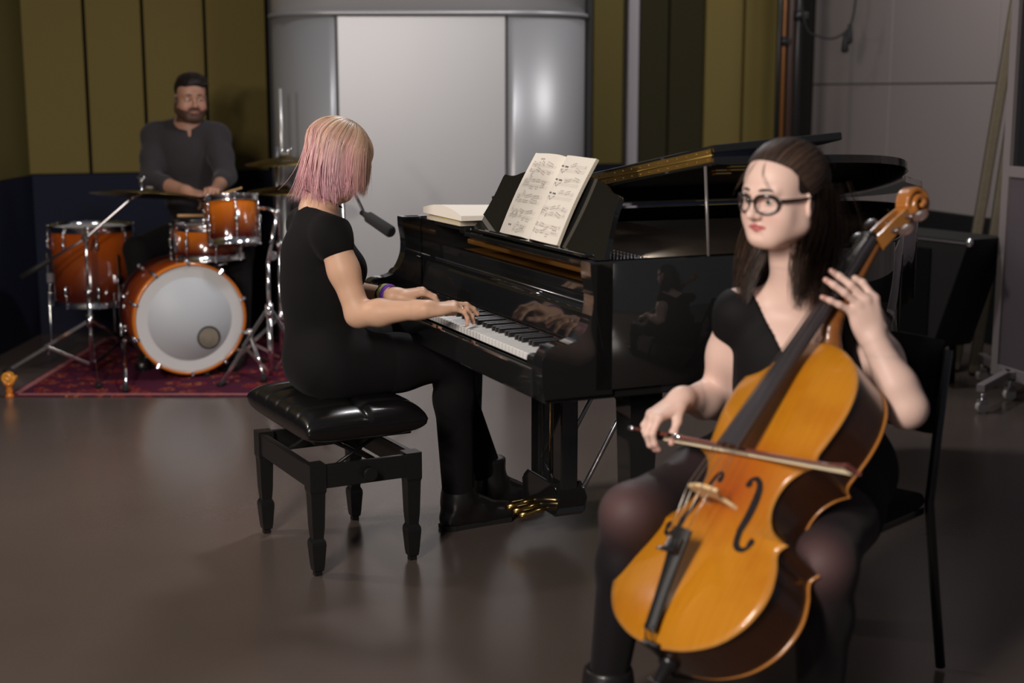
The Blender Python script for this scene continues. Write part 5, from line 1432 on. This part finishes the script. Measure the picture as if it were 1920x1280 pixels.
# microphone on a boom behind the pianist
mb_ = Vector((at(646, 500, 5.9).x, 5.9, 0))
mic = empty('boom_microphone_stand', mb_, 0, 'black tripod microphone stand with boom arm behind the pianist', 'stand')
b = MB(); b.cyl((0, 0, .05), (0, 0, .62), .012, n=12); b.cyl((0, 0, .62), (0, 0, 1.10), .008, n=12); b.cyl((0, 0, .60), (0, 0, .66), .016, n=12); b.build('pole', M['chrome_rough'], mic)
for a in (20, 140, 260):
    c, s_ = math.cos(math.radians(a)), math.sin(math.radians(a)); q = MB(); q.tube([(0, 0, .20), (c * .30, s_ * .30, .02)], .008, 8); q.tube([(0, 0, .07), (c * .15, s_ * .15, .11)], .004, 6); lg = q.build('leg', M['blackmetal'], mic)
    q = MB(); q.tube([(c * .285, s_ * .285, .030), (c * .315, s_ * .315, .013)], .013, 10); q.build('rubber_foot', M['rubber'], lg)
j = Vector((0, 0, 1.10)); e1 = at(684, 402, 5.55) - mb_
b = MB(); b.tube([j - (e1 - j) * .6, j, e1], .0065, 8); b.ball(j, .020, 10); b.build('boom_arm', M['blackmetal'], mic)
micb = empty('microphone', at(684, 402, 5.55), 0, 'black cylindrical microphone in a foam windscreen, pointing at the piano', 'microphone')
e2 = at(735, 436, 5.45) - micb.location
b = MB(); b.tube([(0, 0, 0), e2 * .12, e2 * .14, e2 * .95, e2], [.012, .014, .022, .024, .019], 14); b.build('windscreen', mat('foam_black', (.016, .015, .016), .95, bump=(300, .5, .003)), micb)
b = MB(); b.tube([e2 * -.12, e2 * .13], .011, 12); b.build('mic_body', M['blackmetal'], micb)

# ---------------- drummer
do = Vector((-1.68, 7.62, 0)); dz = lambda px, py, Y: np.array(at(px, py, Y))
fD = np.array([.28, -.95, 0.]); fD /= np.linalg.norm(fD)
hdD = Head(dz(357, 188, 7.60), V3(.42, -.90, -.10), (0, 0, 1), 1.0)
Nk = dz(352, 236, 7.66); rs, ls = dz(291, 256, 7.70), dz(406, 258, 7.62)      # his right is on the left of the picture
Cc = dz(350, 300, 7.66); Pv = np.array([-1.68, 7.72, .655])
S = Solid(); torso(S, Pv, Cc, Nk, ls, rs, fD, 0, hip=(.165, .125, .11), waist=(.145, .11, .14), rib=(.165, .125, .15), sh=.062, neck=hdD.w(0, -.025, -.06), nr=.060)
re, rw = dz(282, 338, 7.50), dz(350, 358, 7.30); le, lw = dz(423, 330, 7.46), dz(405, 356, 7.24)
for a_, e_, w_ in ((rs, re, rw), (ls, le, lw)):
    limb(S, [(a_, .058), (a_ * .5 + e_ * .5, .052), (e_, .043)]); limb(S, [(e_, .043), (e_ * .7 + w_ * .3, .043), (w_, .028)], .02)
rh, lh = np.array([-1.77, 7.68, .64]), np.array([-1.59, 7.66, .64]); rk, lk = np.array([-1.93, 7.30, .60]), np.array([-1.40, 7.28, .60]); ra_, la_ = np.array([-1.88, 7.28, .10]), np.array([-1.42, 7.26, .10])
for h_, k_, a_ in ((rh, rk, ra_), (lh, lk, la_)):
    limb(S, [(h_, .092), (k_, .062)], .05); limb(S, [(k_, .060), (k_ * .7 + a_ * .3, .056), (a_, .042)], .03); limb(S, [(a_, .038), (a_ + V3(0, -.08, -.05), .03)], .02)
hdD.build(S, female=False, jaw=1.12, nose=1.3)
D1 = Hand(rw, V3(.90, -.28, -.22), V3(-.15, .25, -.95), 1, 1.02); D1.build(S, [(.7, .9, .6)] * 4, thumb=((.85, .3, .4), (.95, -.1, .3), (.95, -.2, .2)))
D2 = Hand(lw, V3(-.05, -.92, .05), V3(.05, -.05, -1), -1, 1.02); D2.build(S, [(.8, .9, .6)] * 4, thumb=((.85, .3, .4), (.95, -.1, .3), (.95, -.2, .2)))
V, Fc = multi_poly(S, None, .008, [hl(hdD.c, (.125, .125, .150), .0032), hl(D1.p(.08, 0, .02), (.12, .12, .09), .003), hl(D2.p(.08, 0, .02), (.12, .12, .09), .003)])
C = np.tile(np.array(SKIN_D, np.float32), (len(V), 1)); hdD.colors(V, SKIN_D, (.36, .15, .12), beard=(.012, .008, .006), col=C)
drummer = empty('person', do, 0, 'bearded man in a grey long-sleeved shirt seated behind the drum kit', 'person')
np_mesh('body', V, Fc, SKIN, drummer, C, True, do)
BRB = mat('dark_brow', (.012, .008, .006), .8)
hdD.eyes(drummer, IRIS_B, BRB, (.3, -.1), og=do)
SH = mat('grey_jersey', (.035, .030, .033), .9, spec=.15, sheen=.1, bump=(18, .35, .012))
D = Solid(); torso(D, Pv, Cc, Nk, ls, rs, fD, 0, hip=(.180, .142, .13), waist=(.162, .130, .15), rib=(.176, .137, .158), sh=.070)
for a_, e_, w_ in ((rs, re, rw), (ls, le, lw)):
    limb(D, [(a_, .070), (a_ * .5 + e_ * .5, .064), (e_, .056)]); limb(D, [(e_, .056), (e_ * .58 + w_ * .42, .050)], .02)
# round neckline with a short placket
nkc = Nk + fD * .045 + V3(0, 0, .035)
R = np.stack([np.cross(fD, V3(0, 0, 1)), fD, V3(0, 0, 1)], 1)
D.ell(nkc, (.072, .075, .062), R, .004, 's'); D.ell(Nk + fD * .13 + V3(0, 0, -.010), (.016, .05, .055), R, .004, 's')
v, f = D.poly(None, None, .007); np_mesh('shirt', relax(v, f, 1), f, SH, drummer, None, True, do)
D = Solid()
for h_, k_, a_ in ((rh, rk, ra_), (lh, lk, la_)):
    limb(D, [(h_, .100), (k_, .070)], .05); limb(D, [(k_, .070), (a_, .058)], .03)
D.ell(Pv - V3(0, 0, .02), (.172, .130, .11), None, .05)
v, f = D.poly(None, None, .009); np_mesh('trousers', relax(v, f, 1), f, CLOTH, drummer, None, True, do)
for a_ in (ra_, la_): boot(a_, V3(0, -1, 0), drummer, do, hi=.05, ln=.18, name='shoe')
S = Solid(); hdD.ell(S, (0, -.014, .058), (.080, .100, .082), .01); hdD.ell(S, (.004, .036, .100), (.054, .058, .034), .04)
hdD.ell(S, (0, .10, .010), (.080, .070, .075), .010, 's'); hdD.ell(S, (0, .02, -.075), (.10, .12, .075), .015, 's')
for e in (-1, 1): hdD.ell(S, (e * .085, .0, -.01), (.012, .022, .036), .006, 's')
v, f = S.poly(None, None, .004); HB = mat('black_hair', (.010, .007, .006), .5, spec=.4, bump=(120, .8, .004))
capD = np_mesh('hair', relax(v, f, 1), f, HB, drummer, None, True, do)
paths = []; wds = []; Ns = []; cols = []; rnd = np.random.default_rng(8)
for i in range(900):
    x, y = rnd.uniform(-.06, .06), rnd.uniform(-.07, .085); zt = .060 + .078 * math.sqrt(max(.05, 1 - (x / .085) ** 2 - ((y + .01) / .105) ** 2))
    zt += .012 * max(0, y / .08)
    p0 = hdD.w(x, y, zt - .004); d = hdD.R @ np.array([.5 * x / .06 + .35, .45 + rnd.normal(0, .3), .8]); d = nrmv(d)
    P = np.array([p0 + d * .021 * t + (hdD.R @ np.array([.010, .006, -.006])) * t * t for t in np.linspace(0, 1, 5)])
    paths.append(P); wds.append(.0035); Ns.append(np.tile(hdD.R @ np.array([0, 1., .3]), (5, 1))); cols.append(np.array([.012, .009, .007]) * rnd.uniform(.6, 2.2))
HBS = hairmat('black_strands', .45)
ribbons('hair_strands', paths, wds, Ns, HBS, capD, cols, do)
tp_ = D2.p(.085, .0, .035); stick(tp_ - V3(-.02, -.10, .0) * .0 + V3(-.03, .10, -.01), tp_ + V3(.17, -.10, .055), 'pale wooden drumstick held in the left hand of the drummer')
tq = D1.p(.085, .0, .035)

# ---------------- cellist
co = Vector((.66, 3.22, 0)); fC = nrmv(V3(-.46, -.89, 0)); lC = nrmv(V3(.89, -.46, 0))
hdC = Head(dz(1467, 379, 3.10), V3(-.770, -.630, -.045), V3(.02, 0, 1), .93)
rs, ls = dz(1387, 588, 3.19), dz(1612, 604, 3.24)
Nk = dz(1492, 552, 3.17); Cc = np.array([.652, 3.185, .775]); Pv = np.array([.680, 3.250, .545])
S = Solid(); R1c, R2c = torso(S, Pv, Cc, Nk, ls, rs, fC, 1.15, hip=(.175, .120, .105), waist=(.128, .098, .13), rib=(.140, .105, .145), sh=.046, neck=hdC.w(0, -.022, -.055), nr=.047)
re, rw = dz(1343, 752, 3.27), dz(1276, 748, 3.14)
le, lw = dz(1700, 765, 2.98), dz(1640, 640, 3.02)
limb(S, [(rs, .050), (rs * .55 + re * .45, .047), (re, .041)]); limb(S, [(re, .041), (re * .65 + rw * .35, .041), (rw, .026)], .02)
limb(S, [(ls, .050), (ls * .55 + le * .45, .047), (le, .043)]); limb(S, [(le, .042), (le * .66 + lw * .34, .043), (lw, .027)], .02)
rh, lh = np.array([.600, 3.265, .545]), np.array([.770, 3.180, .545])
rk, lk = dz(1184, 964, 2.96), dz(1545, 1062, 2.76)
ra_, la_ = np.array([.215, 3.00, .115]), np.array([.640, 2.78, .10])
for h_, k_, a_ in ((rh, rk, ra_), (lh, lk, la_)):
    limb(S, [(h_, .094), (h_ * .5 + k_ * .5, .082), (k_, .062)], .05); limb(S, [(k_, .060), (k_ * .7 + a_ * .3, .056), (a_, .040)], .03); limb(S, [(a_, .038), (a_ + fC * .08 + V3(0, 0, -.05), .03)], .02)
hdC.build(S, nose=.9)
# collar bones
for q in (rs, ls): S.cap(Nk + fC * .040 + (q - Nk) * .12 - V3(0, 0, .012), Nk + fC * .020 + (q - Nk) * .85 + V3(0, 0, .016), .009, .009, .02)
sB = V3(.57, -.81, .10); dB = nrmv(V3(-.80, -.42, -.42)); nB = np.cross(sB, dB)
BH = Hand(rw, dB, nB, 1, .90)
BH.build(S, [(.60, .75, .45), (.70, .80, .50), (.75, .80, .55), (.60, .75, .55)], splay=(.12, .03, -.06, -.20), thumb=((.72, .35, .55), (.80, .25, .50), (.75, .35, .55)))
dF = nrmv(V3(-.30, .10, .95)); sF = nrmv(V3(.80, .25, .42)); sF = nrmv(sF - dF * (sF @ dF)); nF = np.cross(dF, sF)
NH = Hand(lw, dF, nF, -1, 1.0)
NH.build(S, [(.35, .80, .45), (.05, .35, .20), (-.10, .30, .20), (-.12, .22, .18)], splay=(-.22, -.52, -.62, -.84), thumb=((.55, .35, .70), (.60, .05, .80), (.70, -.05, .70)))
V, Fc = multi_poly(S, None, .006, [hl(hdC.c, (.125, .125, .150), .0024), hl(BH.p(.08, 0, .02), (.11, .11, .10), .0022), hl(NH.p(.085, 0, .01), (.11, .11, .11), .0022)])
C = np.tile(np.array(SKIN_C, np.float32), (len(V), 1)); hdC.colors(V, SKIN_C, (.50, .13, .13), col=C)
for H_ in (BH, NH):
    for js, *_ in H_.joints:
        d_ = np.linalg.norm(V - js[-1], axis=1)[:, None]; g = np.exp(-(d_ / .016) ** 2) * .4; C[:] = C * (1 - g) + np.array([.70, .27, .21]) * g
cellist = empty('person', co, 0, 'dark haired woman with glasses and black dress playing the cello', 'person')
np_mesh('body', V, Fc, SKIN, cellist, C, True, co)
hdC.eyes(cellist, IRIS_G, mat('brow_dark', (.035, .022, .018), .8), (.1, 0), og=co)
for H_ in (BH, NH): H_.nails(cellist, co, NAIL)
# dress
D = Solid(); torso(D, Pv, Cc, Nk, ls, rs, fC, 1.15, hip=(.190, .134, .115), waist=(.138, .110, .14), rib=(.149, .116, .152), sh=.052)
for s_, e_ in ((rs, re), (ls, le)): limb(D, [(s_, .054), (s_ * .84 + e_ * .16, .053)], .02)
for h_, k_ in ((rh, rk), (lh, lk)): limb(D, [(h_, .108), (h_ * .52 + k_ * .48, .100)], .09)
D.cap(rh * .6 + rk * .4, lh * .6 + lk * .4, .07, .07, .06)
O2 = Nk.copy(); l2 = R2c[:, 0] if R2c[:, 0] @ lC > 0 else -R2c[:, 0]; f2 = R2c[:, 1]; u2 = R2c[:, 2]
def vneck(X, Y, Z):
    x = (X - O2[0]) * l2[0] + (Y - O2[1]) * l2[1] + (Z - O2[2]) * l2[2]
    y = (X - O2[0]) * f2[0] + (Y - O2[1]) * f2[1] + (Z - O2[2]) * f2[2]
    z = (X - O2[0]) * u2[0] + (Y - O2[1]) * u2[1] + (Z - O2[2]) * u2[2]
    vf = (z + .38) * .25 - np.abs(x)                       # front V
    bk = (z + .030) * 1.4 + .04 - np.abs(x) * .8            # shallow back opening
    vv = np.where(y > -.01, vf, bk)
    arm = np.where(z > -.20, np.abs(x) - (.205 + .05 * np.clip(-z, 0, 1)), -.02)
    return np.maximum(np.where(z > -.22, np.minimum(vv, .02), -.02), np.minimum(arm, .02))
D.clip(vneck)
v, f = D.poly(None, None, .005); np_mesh('dress', relax(v, f, 2), f, mat('black_crepe', (.0055, .0045, .0055), .75, spec=.2, bump=(60, .25, .004)), cellist, None, True, co)
# sheer tights: stretched thin over the knees
D = Solid()
for h_, k_, a_ in ((rh, rk, ra_), (lh, lk, la_)):
    limb(D, [(h_, .096), (h_ * .5 + k_ * .5, .085), (k_, .065)], .05); limb(D, [(k_, .063), (k_ * .7 + a_ * .3, .059), (a_, .043)], .03)
v, f = D.poly(None, None, .005); v = relax(v, f, 1)
g = np.zeros(len(v))
for h_, k_, a_ in ((rh, rk, ra_), (lh, lk, la_)):
    g = np.maximum(g, np.exp(-(np.linalg.norm((v - (k_ + fC * .03 + V3(0, 0, .02))) / np.array([.062, .062, .055]), axis=1)) ** 2)); g = np.maximum(g, .16 * np.exp(-(np.linalg.norm(v - (h_ * .4 + k_ * .6 + V3(0, 0, .07)), axis=1) / .10) ** 2))
tc_ = np.array([.0065, .0045, .0060]) * (1 - g[:, None]) + np.array([.125, .066, .064]) * g[:, None]
np_mesh('tights', v, f, mat('sheer_tights', (.02, .01, .01), .6, spec=.25, attr='Col', sheen=.05), cellist, tc_, True, co)
for a_ in (ra_, la_): boot(a_, fC, cellist, co, hi=.10, ln=.17)
# hair
HBR = hairmat('dark_brown_hair', .55)
S = Solid(); hdC.ell(S, (0, -.016, .050), (.083, .102, .086), .01); hdC.ell(S, (0, -.040, .092), (.056, .060, .040), .03); hdC.ell(S, (0, -.095, .045), (.055, .040, .055), .03)
hdC.ell(S, (0, -.060, -.060), (.075, .045, .085), .04)
hdC.ell(S, (0, .105, .006), (.078, .066, .088), .012, 's'); hdC.ell(S, (0, .04, -.085), (.12, .085, .080), .012, 's')
for e in (-1, 1): hdC.ell(S, (e * .086, .000, -.012), (.020, .024, .036), .014, 's')
v, f = S.poly(None, None, .004)
capC = np_mesh('hair', relax(v, f, 2), f, HBR, cellist, np.tile([.020, .012, .009], (len(v), 1)), True, co)
paths = []; wds = []; Ns = []; cols = []; rnd = np.random.default_rng(21)
ctr = np.array([0, -.016, .045])
def addst(P, w_, dark=1.0, n=None):
    P = np.array([hdC.w(*p) for p in P]); Nn = P - hdC.w(*ctr); Nn /= np.linalg.norm(Nn, axis=1)[:, None]
    base = np.array([.030, .017, .012]) if rnd.random() < .7 else np.array([.070, .040, .026])
    paths.append(P); wds.append(w_); Ns.append(Nn); cols.append(base * dark * rnd.uniform(.6, 1.4))
clip = np.array([0, -.100, .085])
for i in range(2000):            # swept back from the hairline to the clip at the back
    a = rnd.uniform(-1.65, 1.65); z0 = .108 * math.cos(a * .78) ** 1.0 if abs(a) < 1.5 else .02
    st0 = np.array([.078 * math.sin(a), .062 * math.cos(a) + .006, .056 + .044 * math.cos(a)])
    if abs(a) > .9: st0[2] = .056 + .044 * math.cos(a) - .04 * (abs(a) - .9)
    lay = rnd.uniform(.99, 1.06); P = []
    for t in np.linspace(0, 1, 12):
        q = st0 * (1 - t) + (clip + np.array([rnd.normal(0, .002), 0, rnd.normal(0, .002)])) * t; d = q - ctr
        rad = 1 / math.sqrt((d[0] / .088) ** 2 + (d[1] / .110) ** 2 + (d[2] / (.090 + .010 * math.sin(math.pi * t))) ** 2)
        P.append(ctr + d * rad * lay)
    addst(P, rnd.uniform(.0016, .0030))
def locks(n, x0, y0, z0, spread, length, sway, tip, wav=.010):
    for i in range(n):
        ox, oy = rnd.normal(0, spread), rnd.normal(0, spread * .8); ln = length * rnd.uniform(.78, 1.05); ph = rnd.normal(0, .5); P = []
        for t in np.linspace(0, 1, 14):
            k = 1 + .35 * math.sin(math.pi * t) - .75 * max(0, t - .55)
            P.append((x0 + ox * k + sway[0] * t + tip[0] * t * t + wav * math.sin(t * 7 + ph) * t, y0 + oy * k + sway[1] * t + tip[1] * t * t + wav * math.cos(t * 6 + ph) * t, z0 - ln * t))
        addst(P, rnd.uniform(.0016, .0032))
for e in (-1, 1):
    locks(520, e * .066, -.052, .045, .014, .275, (e * .010, .030), (e * .012, .058))
    locks(260, e * .080, -.070, .030, .012, .30, (e * .020, .010), (e * .010, .030))
locks(700, 0, -.100, .040, .034, .30, (0, -.012), (0, .0))
for i in range(500):              # loose knot at the back of the crown
    a0 = rnd.uniform(0, 6.28); r = rnd.uniform(.012, .034); ax_ = rnd.uniform(-.022, .022); P = []
    for t in np.linspace(0, 1, 12):
        a = a0 + t * 3.6; P.append((ax_ + r * .9 * math.cos(a) * 1.1, -.112 - .014 * math.cos(a * .5) + rnd.normal(0, .001), .060 + r * 1.2 * math.sin(a)))
    addst(P, .0026)
for i in range(16):              # loose strands over the forehead
    s0 = rnd.choice([-1, 1]); P = []; k = rnd.uniform(.6, 1.2)
    for t in np.linspace(0, 1, 10): P.append((s0 * .012 + s0 * .052 * k * t ** 1.6, .066 + .040 * math.sin(math.pi * min(1, t * .75)), .106 - .078 * k * t))
    addst(P, .0005, 2.2)
ribbons('hair_strands', paths, wds, Ns, HBR, capC, cols, co)
# glasses
GF = mat('glasses_frame', (.012, .006, .008), .2, coat=.5)
LENS = bpy.data.materials.new('clear_lens'); LENS.use_nodes = True; nt = LENS.node_tree; nt.nodes.remove(nt.nodes['Principled BSDF'])
t1 = nt.nodes.new('ShaderNodeBsdfTransparent'); g1 = nt.nodes.new('ShaderNodeBsdfGlossy'); g1.inputs['Roughness'].default_value = .03; x1 = nt.nodes.new('ShaderNodeMixShader'); x1.inputs[0].default_value = .07
nt.links.new(t1.outputs[0], x1.inputs[1]); nt.links.new(g1.outputs[0], x1.inputs[2]); nt.links.new(x1.outputs[0], nt.nodes['Material Output'].inputs[0])
gl = empty('eyeglasses', (0, 0, 0), 0, 'dark rounded eyeglasses worn by the woman with the cello', 'glasses')
cur_ = lambda x: .1070 - 6.5 * x * x * 1.1
for e in (-1, 1):
    pts = []
    for k in range(33):
        a = 2 * math.pi * k / 32; ca_, sa_ = math.cos(a), math.sin(a); x = e * .0325 + .0255 * math.copysign(abs(ca_) ** .8, ca_); z = .006 + .0200 * math.copysign(abs(sa_) ** .8, sa_)
        pts.append(Vector(hdC.w(x, cur_(x), z)))
    MB().tube(pts, [.0040 if hdC.loc(np.array(p))[2] > .010 else .0024 for p in pts], 8, cap=False).build('rim', GF, gl)
    b = MB(); vv = [b.bm.verts.new(p) for p in pts[:-1]]; b.bm.faces.new(vv); b.build('lens', LENS, gl)
    MB().tube([Vector(hdC.w(*p)) for p in ((e * .0565, cur_(.0565), .014), (e * .066, .074, .014), (e * .0785, .030, .014), (e * .083, -.004, .016), (e * .080, -.020, .004), (e * .077, -.020, -.014))], [.0042, .0040, .0036, .0030, .0026, .0018], 8).build('temple', GF, gl)
MB().tube([Vector(hdC.w(x, cur_(x) + .002, .011 + .003 * math.cos(x * 150))) for x in (-.010, -.004, 0, .004, .010)], .0018, 8).build('nose_bridge', GF, gl)

# ------------------------------------------------------------------ cellist's chair
cc = Vector((.700, 3.29, 0)); crz = math.atan2(-.72, -.69) + math.pi / 2      # local -y faces the cello
ch = empty('stacking_chair', cc, crz, 'black stacking chair under the woman playing the cello', 'chair')
TUB = mat('black_tube', (.012, .011, .012), .3, coat=.3)
b = MB(); b.bx(-.215, .215, -.21, .20, .425, .465, .018, 3); b.build('seat', CLOTH, ch)
for e in (-1, 1):
    b = MB(); b.tube([(e * .225, -.215, .008), (e * .222, -.205, .20), (e * .220, -.19, .42)], .0125, 10); b.build('leg', TUB, ch)
    b = MB(); b.tube([(e * .235, .275, .008), (e * .225, .235, .25), (e * .218, .205, .44), (e * .215, .235, .62), (e * .21, .275, .80)], .0125, 10); b.build('leg', TUB, ch)
b = MB(); b.bx(-.205, .205, -.19, .21, .405, .425, .004); b.build('seat_frame', TUB, ch)
b = MB(); b.grid(lambda u, v: ((u - .5) * .40, .235 + .03 * (1 - (2 * u - 1) ** 2) + .05 * v, .60 + .22 * v), 12, 6); o = b.build('backrest', CLOTH, ch); md = o.modifiers.new('s', 'SOLIDIFY'); md.thickness = .03

# ------------------------------------------------------------------ rolling screen at the frame's edge
p0 = at(1865, 700, 6.62); p1 = at(1920, 717, 6.40)
sx_ = Vector((p0.x, p0.y, 0)); dx_ = Vector((p1.x - p0.x, p1.y - p0.y, 0)).normalized()
scr = empty('rolling_screen', sx_, math.atan2(dx_.y, dx_.x), 'tall wheeled acoustic screen with grey frame and woven panel', 'screen')
FR = mat('screen_frame', (.235, .205, .205), .5, spec=.3)
zb = p0.z
WV = mat('woven_panel', (.085, .070, .078), .95, spec=.1, noise=(160, (.13, .11, .12), 2, (1, 1, 2.5)), bump=(220, .6, .003))
zt2 = at(1890, 325, 6.5).z
b = MB(); b.bx(0, .05, -.025, .025, zb, 2.35, .003); b.bx(.95, 1.0, -.025, .025, zb, 2.35, .003); b.bx(.05, .95, -.025, .025, zb, zb + .055, .003); b.bx(.05, .95, -.025, .025, zt2 - .02, zt2 + .03, .003); b.bx(.05, .95, -.025, .025, 2.30, 2.35, .003); b.build('screen_frame', FR, scr)
b = MB(); b.bx(.05, .95, -.012, .012, zb + .055, zt2 - .02); b.build('woven_panel', WV, scr)
b = MB(); b.bx(.05, .95, -.004, .004, zt2 + .03, 2.30); b.build('window_pane', mat('smoked_pane', (.02, .02, .022), .1), scr)
Wi = Matrix.Translation(sx_) @ Matrix.Rotation(math.atan2(dx_.y, dx_.x), 4, 'Z'); Wi = Wi.inverted(); WHG = mat('wheel_grey', (.45, .43, .40), .5)
for f0, f1 in ((at(1893, 708, 6.50), at(1838, 742, 6.14)), (at(1868, 683, 6.66), at(1840, 678, 6.90))):
    f0.z = f1.z = .118; f0 = Wi @ f0; f1 = Wi @ f1; d = f1 - f0; far = f0 - d * 1.0
    b = MB(); b.box((far + f1) / 2, ((f1 - far).length, .038, .036), d.to_track_quat('X', 'Z').to_matrix(), .004); ft_ = b.build('foot_bar', FR, scr)
    for q in (f1 - d * .08, far + d * .08):
        b = MB(); b.cyl(q + Vector((0, 0, -.065)), q + Vector((0, 0, -.018)), .009, n=10); b.box(q + Vector((0, 0, -.066)), (.030, .040, .020), None, .003); b.build('caster_fork', M['chrome_rough'], ft_)
        b = MB(); b.cyl((q.x - .013, q.y, .028), (q.x + .013, q.y, .028), .028, n=20); b.build('caster_wheel', WHG, ft_)
# ------------------------------------------------------------------ two felt edged boards leaning on the wall
BRD = mat('felt_board', (.060, .052, .040), .95, spec=.1, noise=(70, (.10, .088, .066), 3, (1, 1, 1)))
BEDG = mat('felt_board_edge', (.150, .125, .090), .95, spec=.1, noise=(60, (.10, .08, .055), 3, (1, 1, 1)))
def board(px, py, top_px, top_py, Yb, Yt, label):
    a = at(px, py, Yb); a.z = .0; t = at(top_px, top_py, Yt); ax = (t - a).normalized(); L_ = 2.35
    back = Vector((.25, 1, 0)); back = (back - ax * back.dot(ax)).normalized(); sd = ax.cross(back)
    root = empty('acoustic_board', a, 0, label, 'board', None); R = Matrix((sd, back, ax)).transposed()
    b = MB(); b.box(R @ Vector((0, .06, L_ / 2 + .01)), (.046, .11, L_), R, .006); b.build('panel', BRD, root)
    b = MB(); b.box(R @ Vector((0, 0, L_ / 2 + .01)), (.050, .030, L_), R, .010); b.build('edge_strip', BEDG, root)
board(1789, 698, 1886, 120, 7.10, 7.35, 'brown felt covered board leaning on the grey wall, the outer of two')
board(1826, 704, 1880, 345, 7.00, 7.15, 'brown felt covered board leaning close beside the rolling screen')
# ------------------------------------------------------------------ black equipment case
q0 = at(1690, 440, 6.85); q1 = at(1818, 450, 6.50)
kd = Vector((q1.x - q0.x, q1.y - q0.y, 0)); kw = .98; kd.normalize(); zc = at(1815, 450, 6.50).z
cs_ = empty('equipment_case', Vector((q1.x, q1.y, 0)) - kd * kw, math.atan2(kd.y, kd.x), 'black amplifier case with chrome corners standing beside the leaning boards', 'case')
b = MB(); b.prism([(.19, .20), (kw - .19, .20), (kw, zc), (0, zc)], -.28, 0, frame((0, 0, 0), Vector((1, 0, 0)), Vector((0, 0, 1)), Vector((0, -1, 0))), .008); b.build('cabinet', mat('black_vinyl', (.006, .006, .006), .6, bump=(400, .2, .001)), cs_)
b = MB(); b.bx(.22, kw - .22, -.006, 0, .26, zc - .06); b.build('grille', mat('grille_cloth', (.005, .005, .005), .9, spec=.1, bump=(500, .4, .001)), cs_)
for z, e in ((.22, .18), (zc - .02, .0)): b = MB(); b.bx(e, kw - e, -.008, -.002, z, z + .006); b.build('edge_trim', M['chrome_rough'], cs_)
for s_ in (0, 1):
    for z, e in ((.215, .19), (zc - .012, 0)): b = MB(); b.ball((e if s_ == 0 else kw - e, -.002, z), .022, 10, (1, .6, 1)); b.build('corner_cap', M['chrome'], cs_)
for x in (.26, kw - .26):
    for y in (.05, .23): b = MB(); b.cyl((x, y, .0), (x, y, .21), .018, n=12); b.build('leg', M['blackmetal'], cs_)
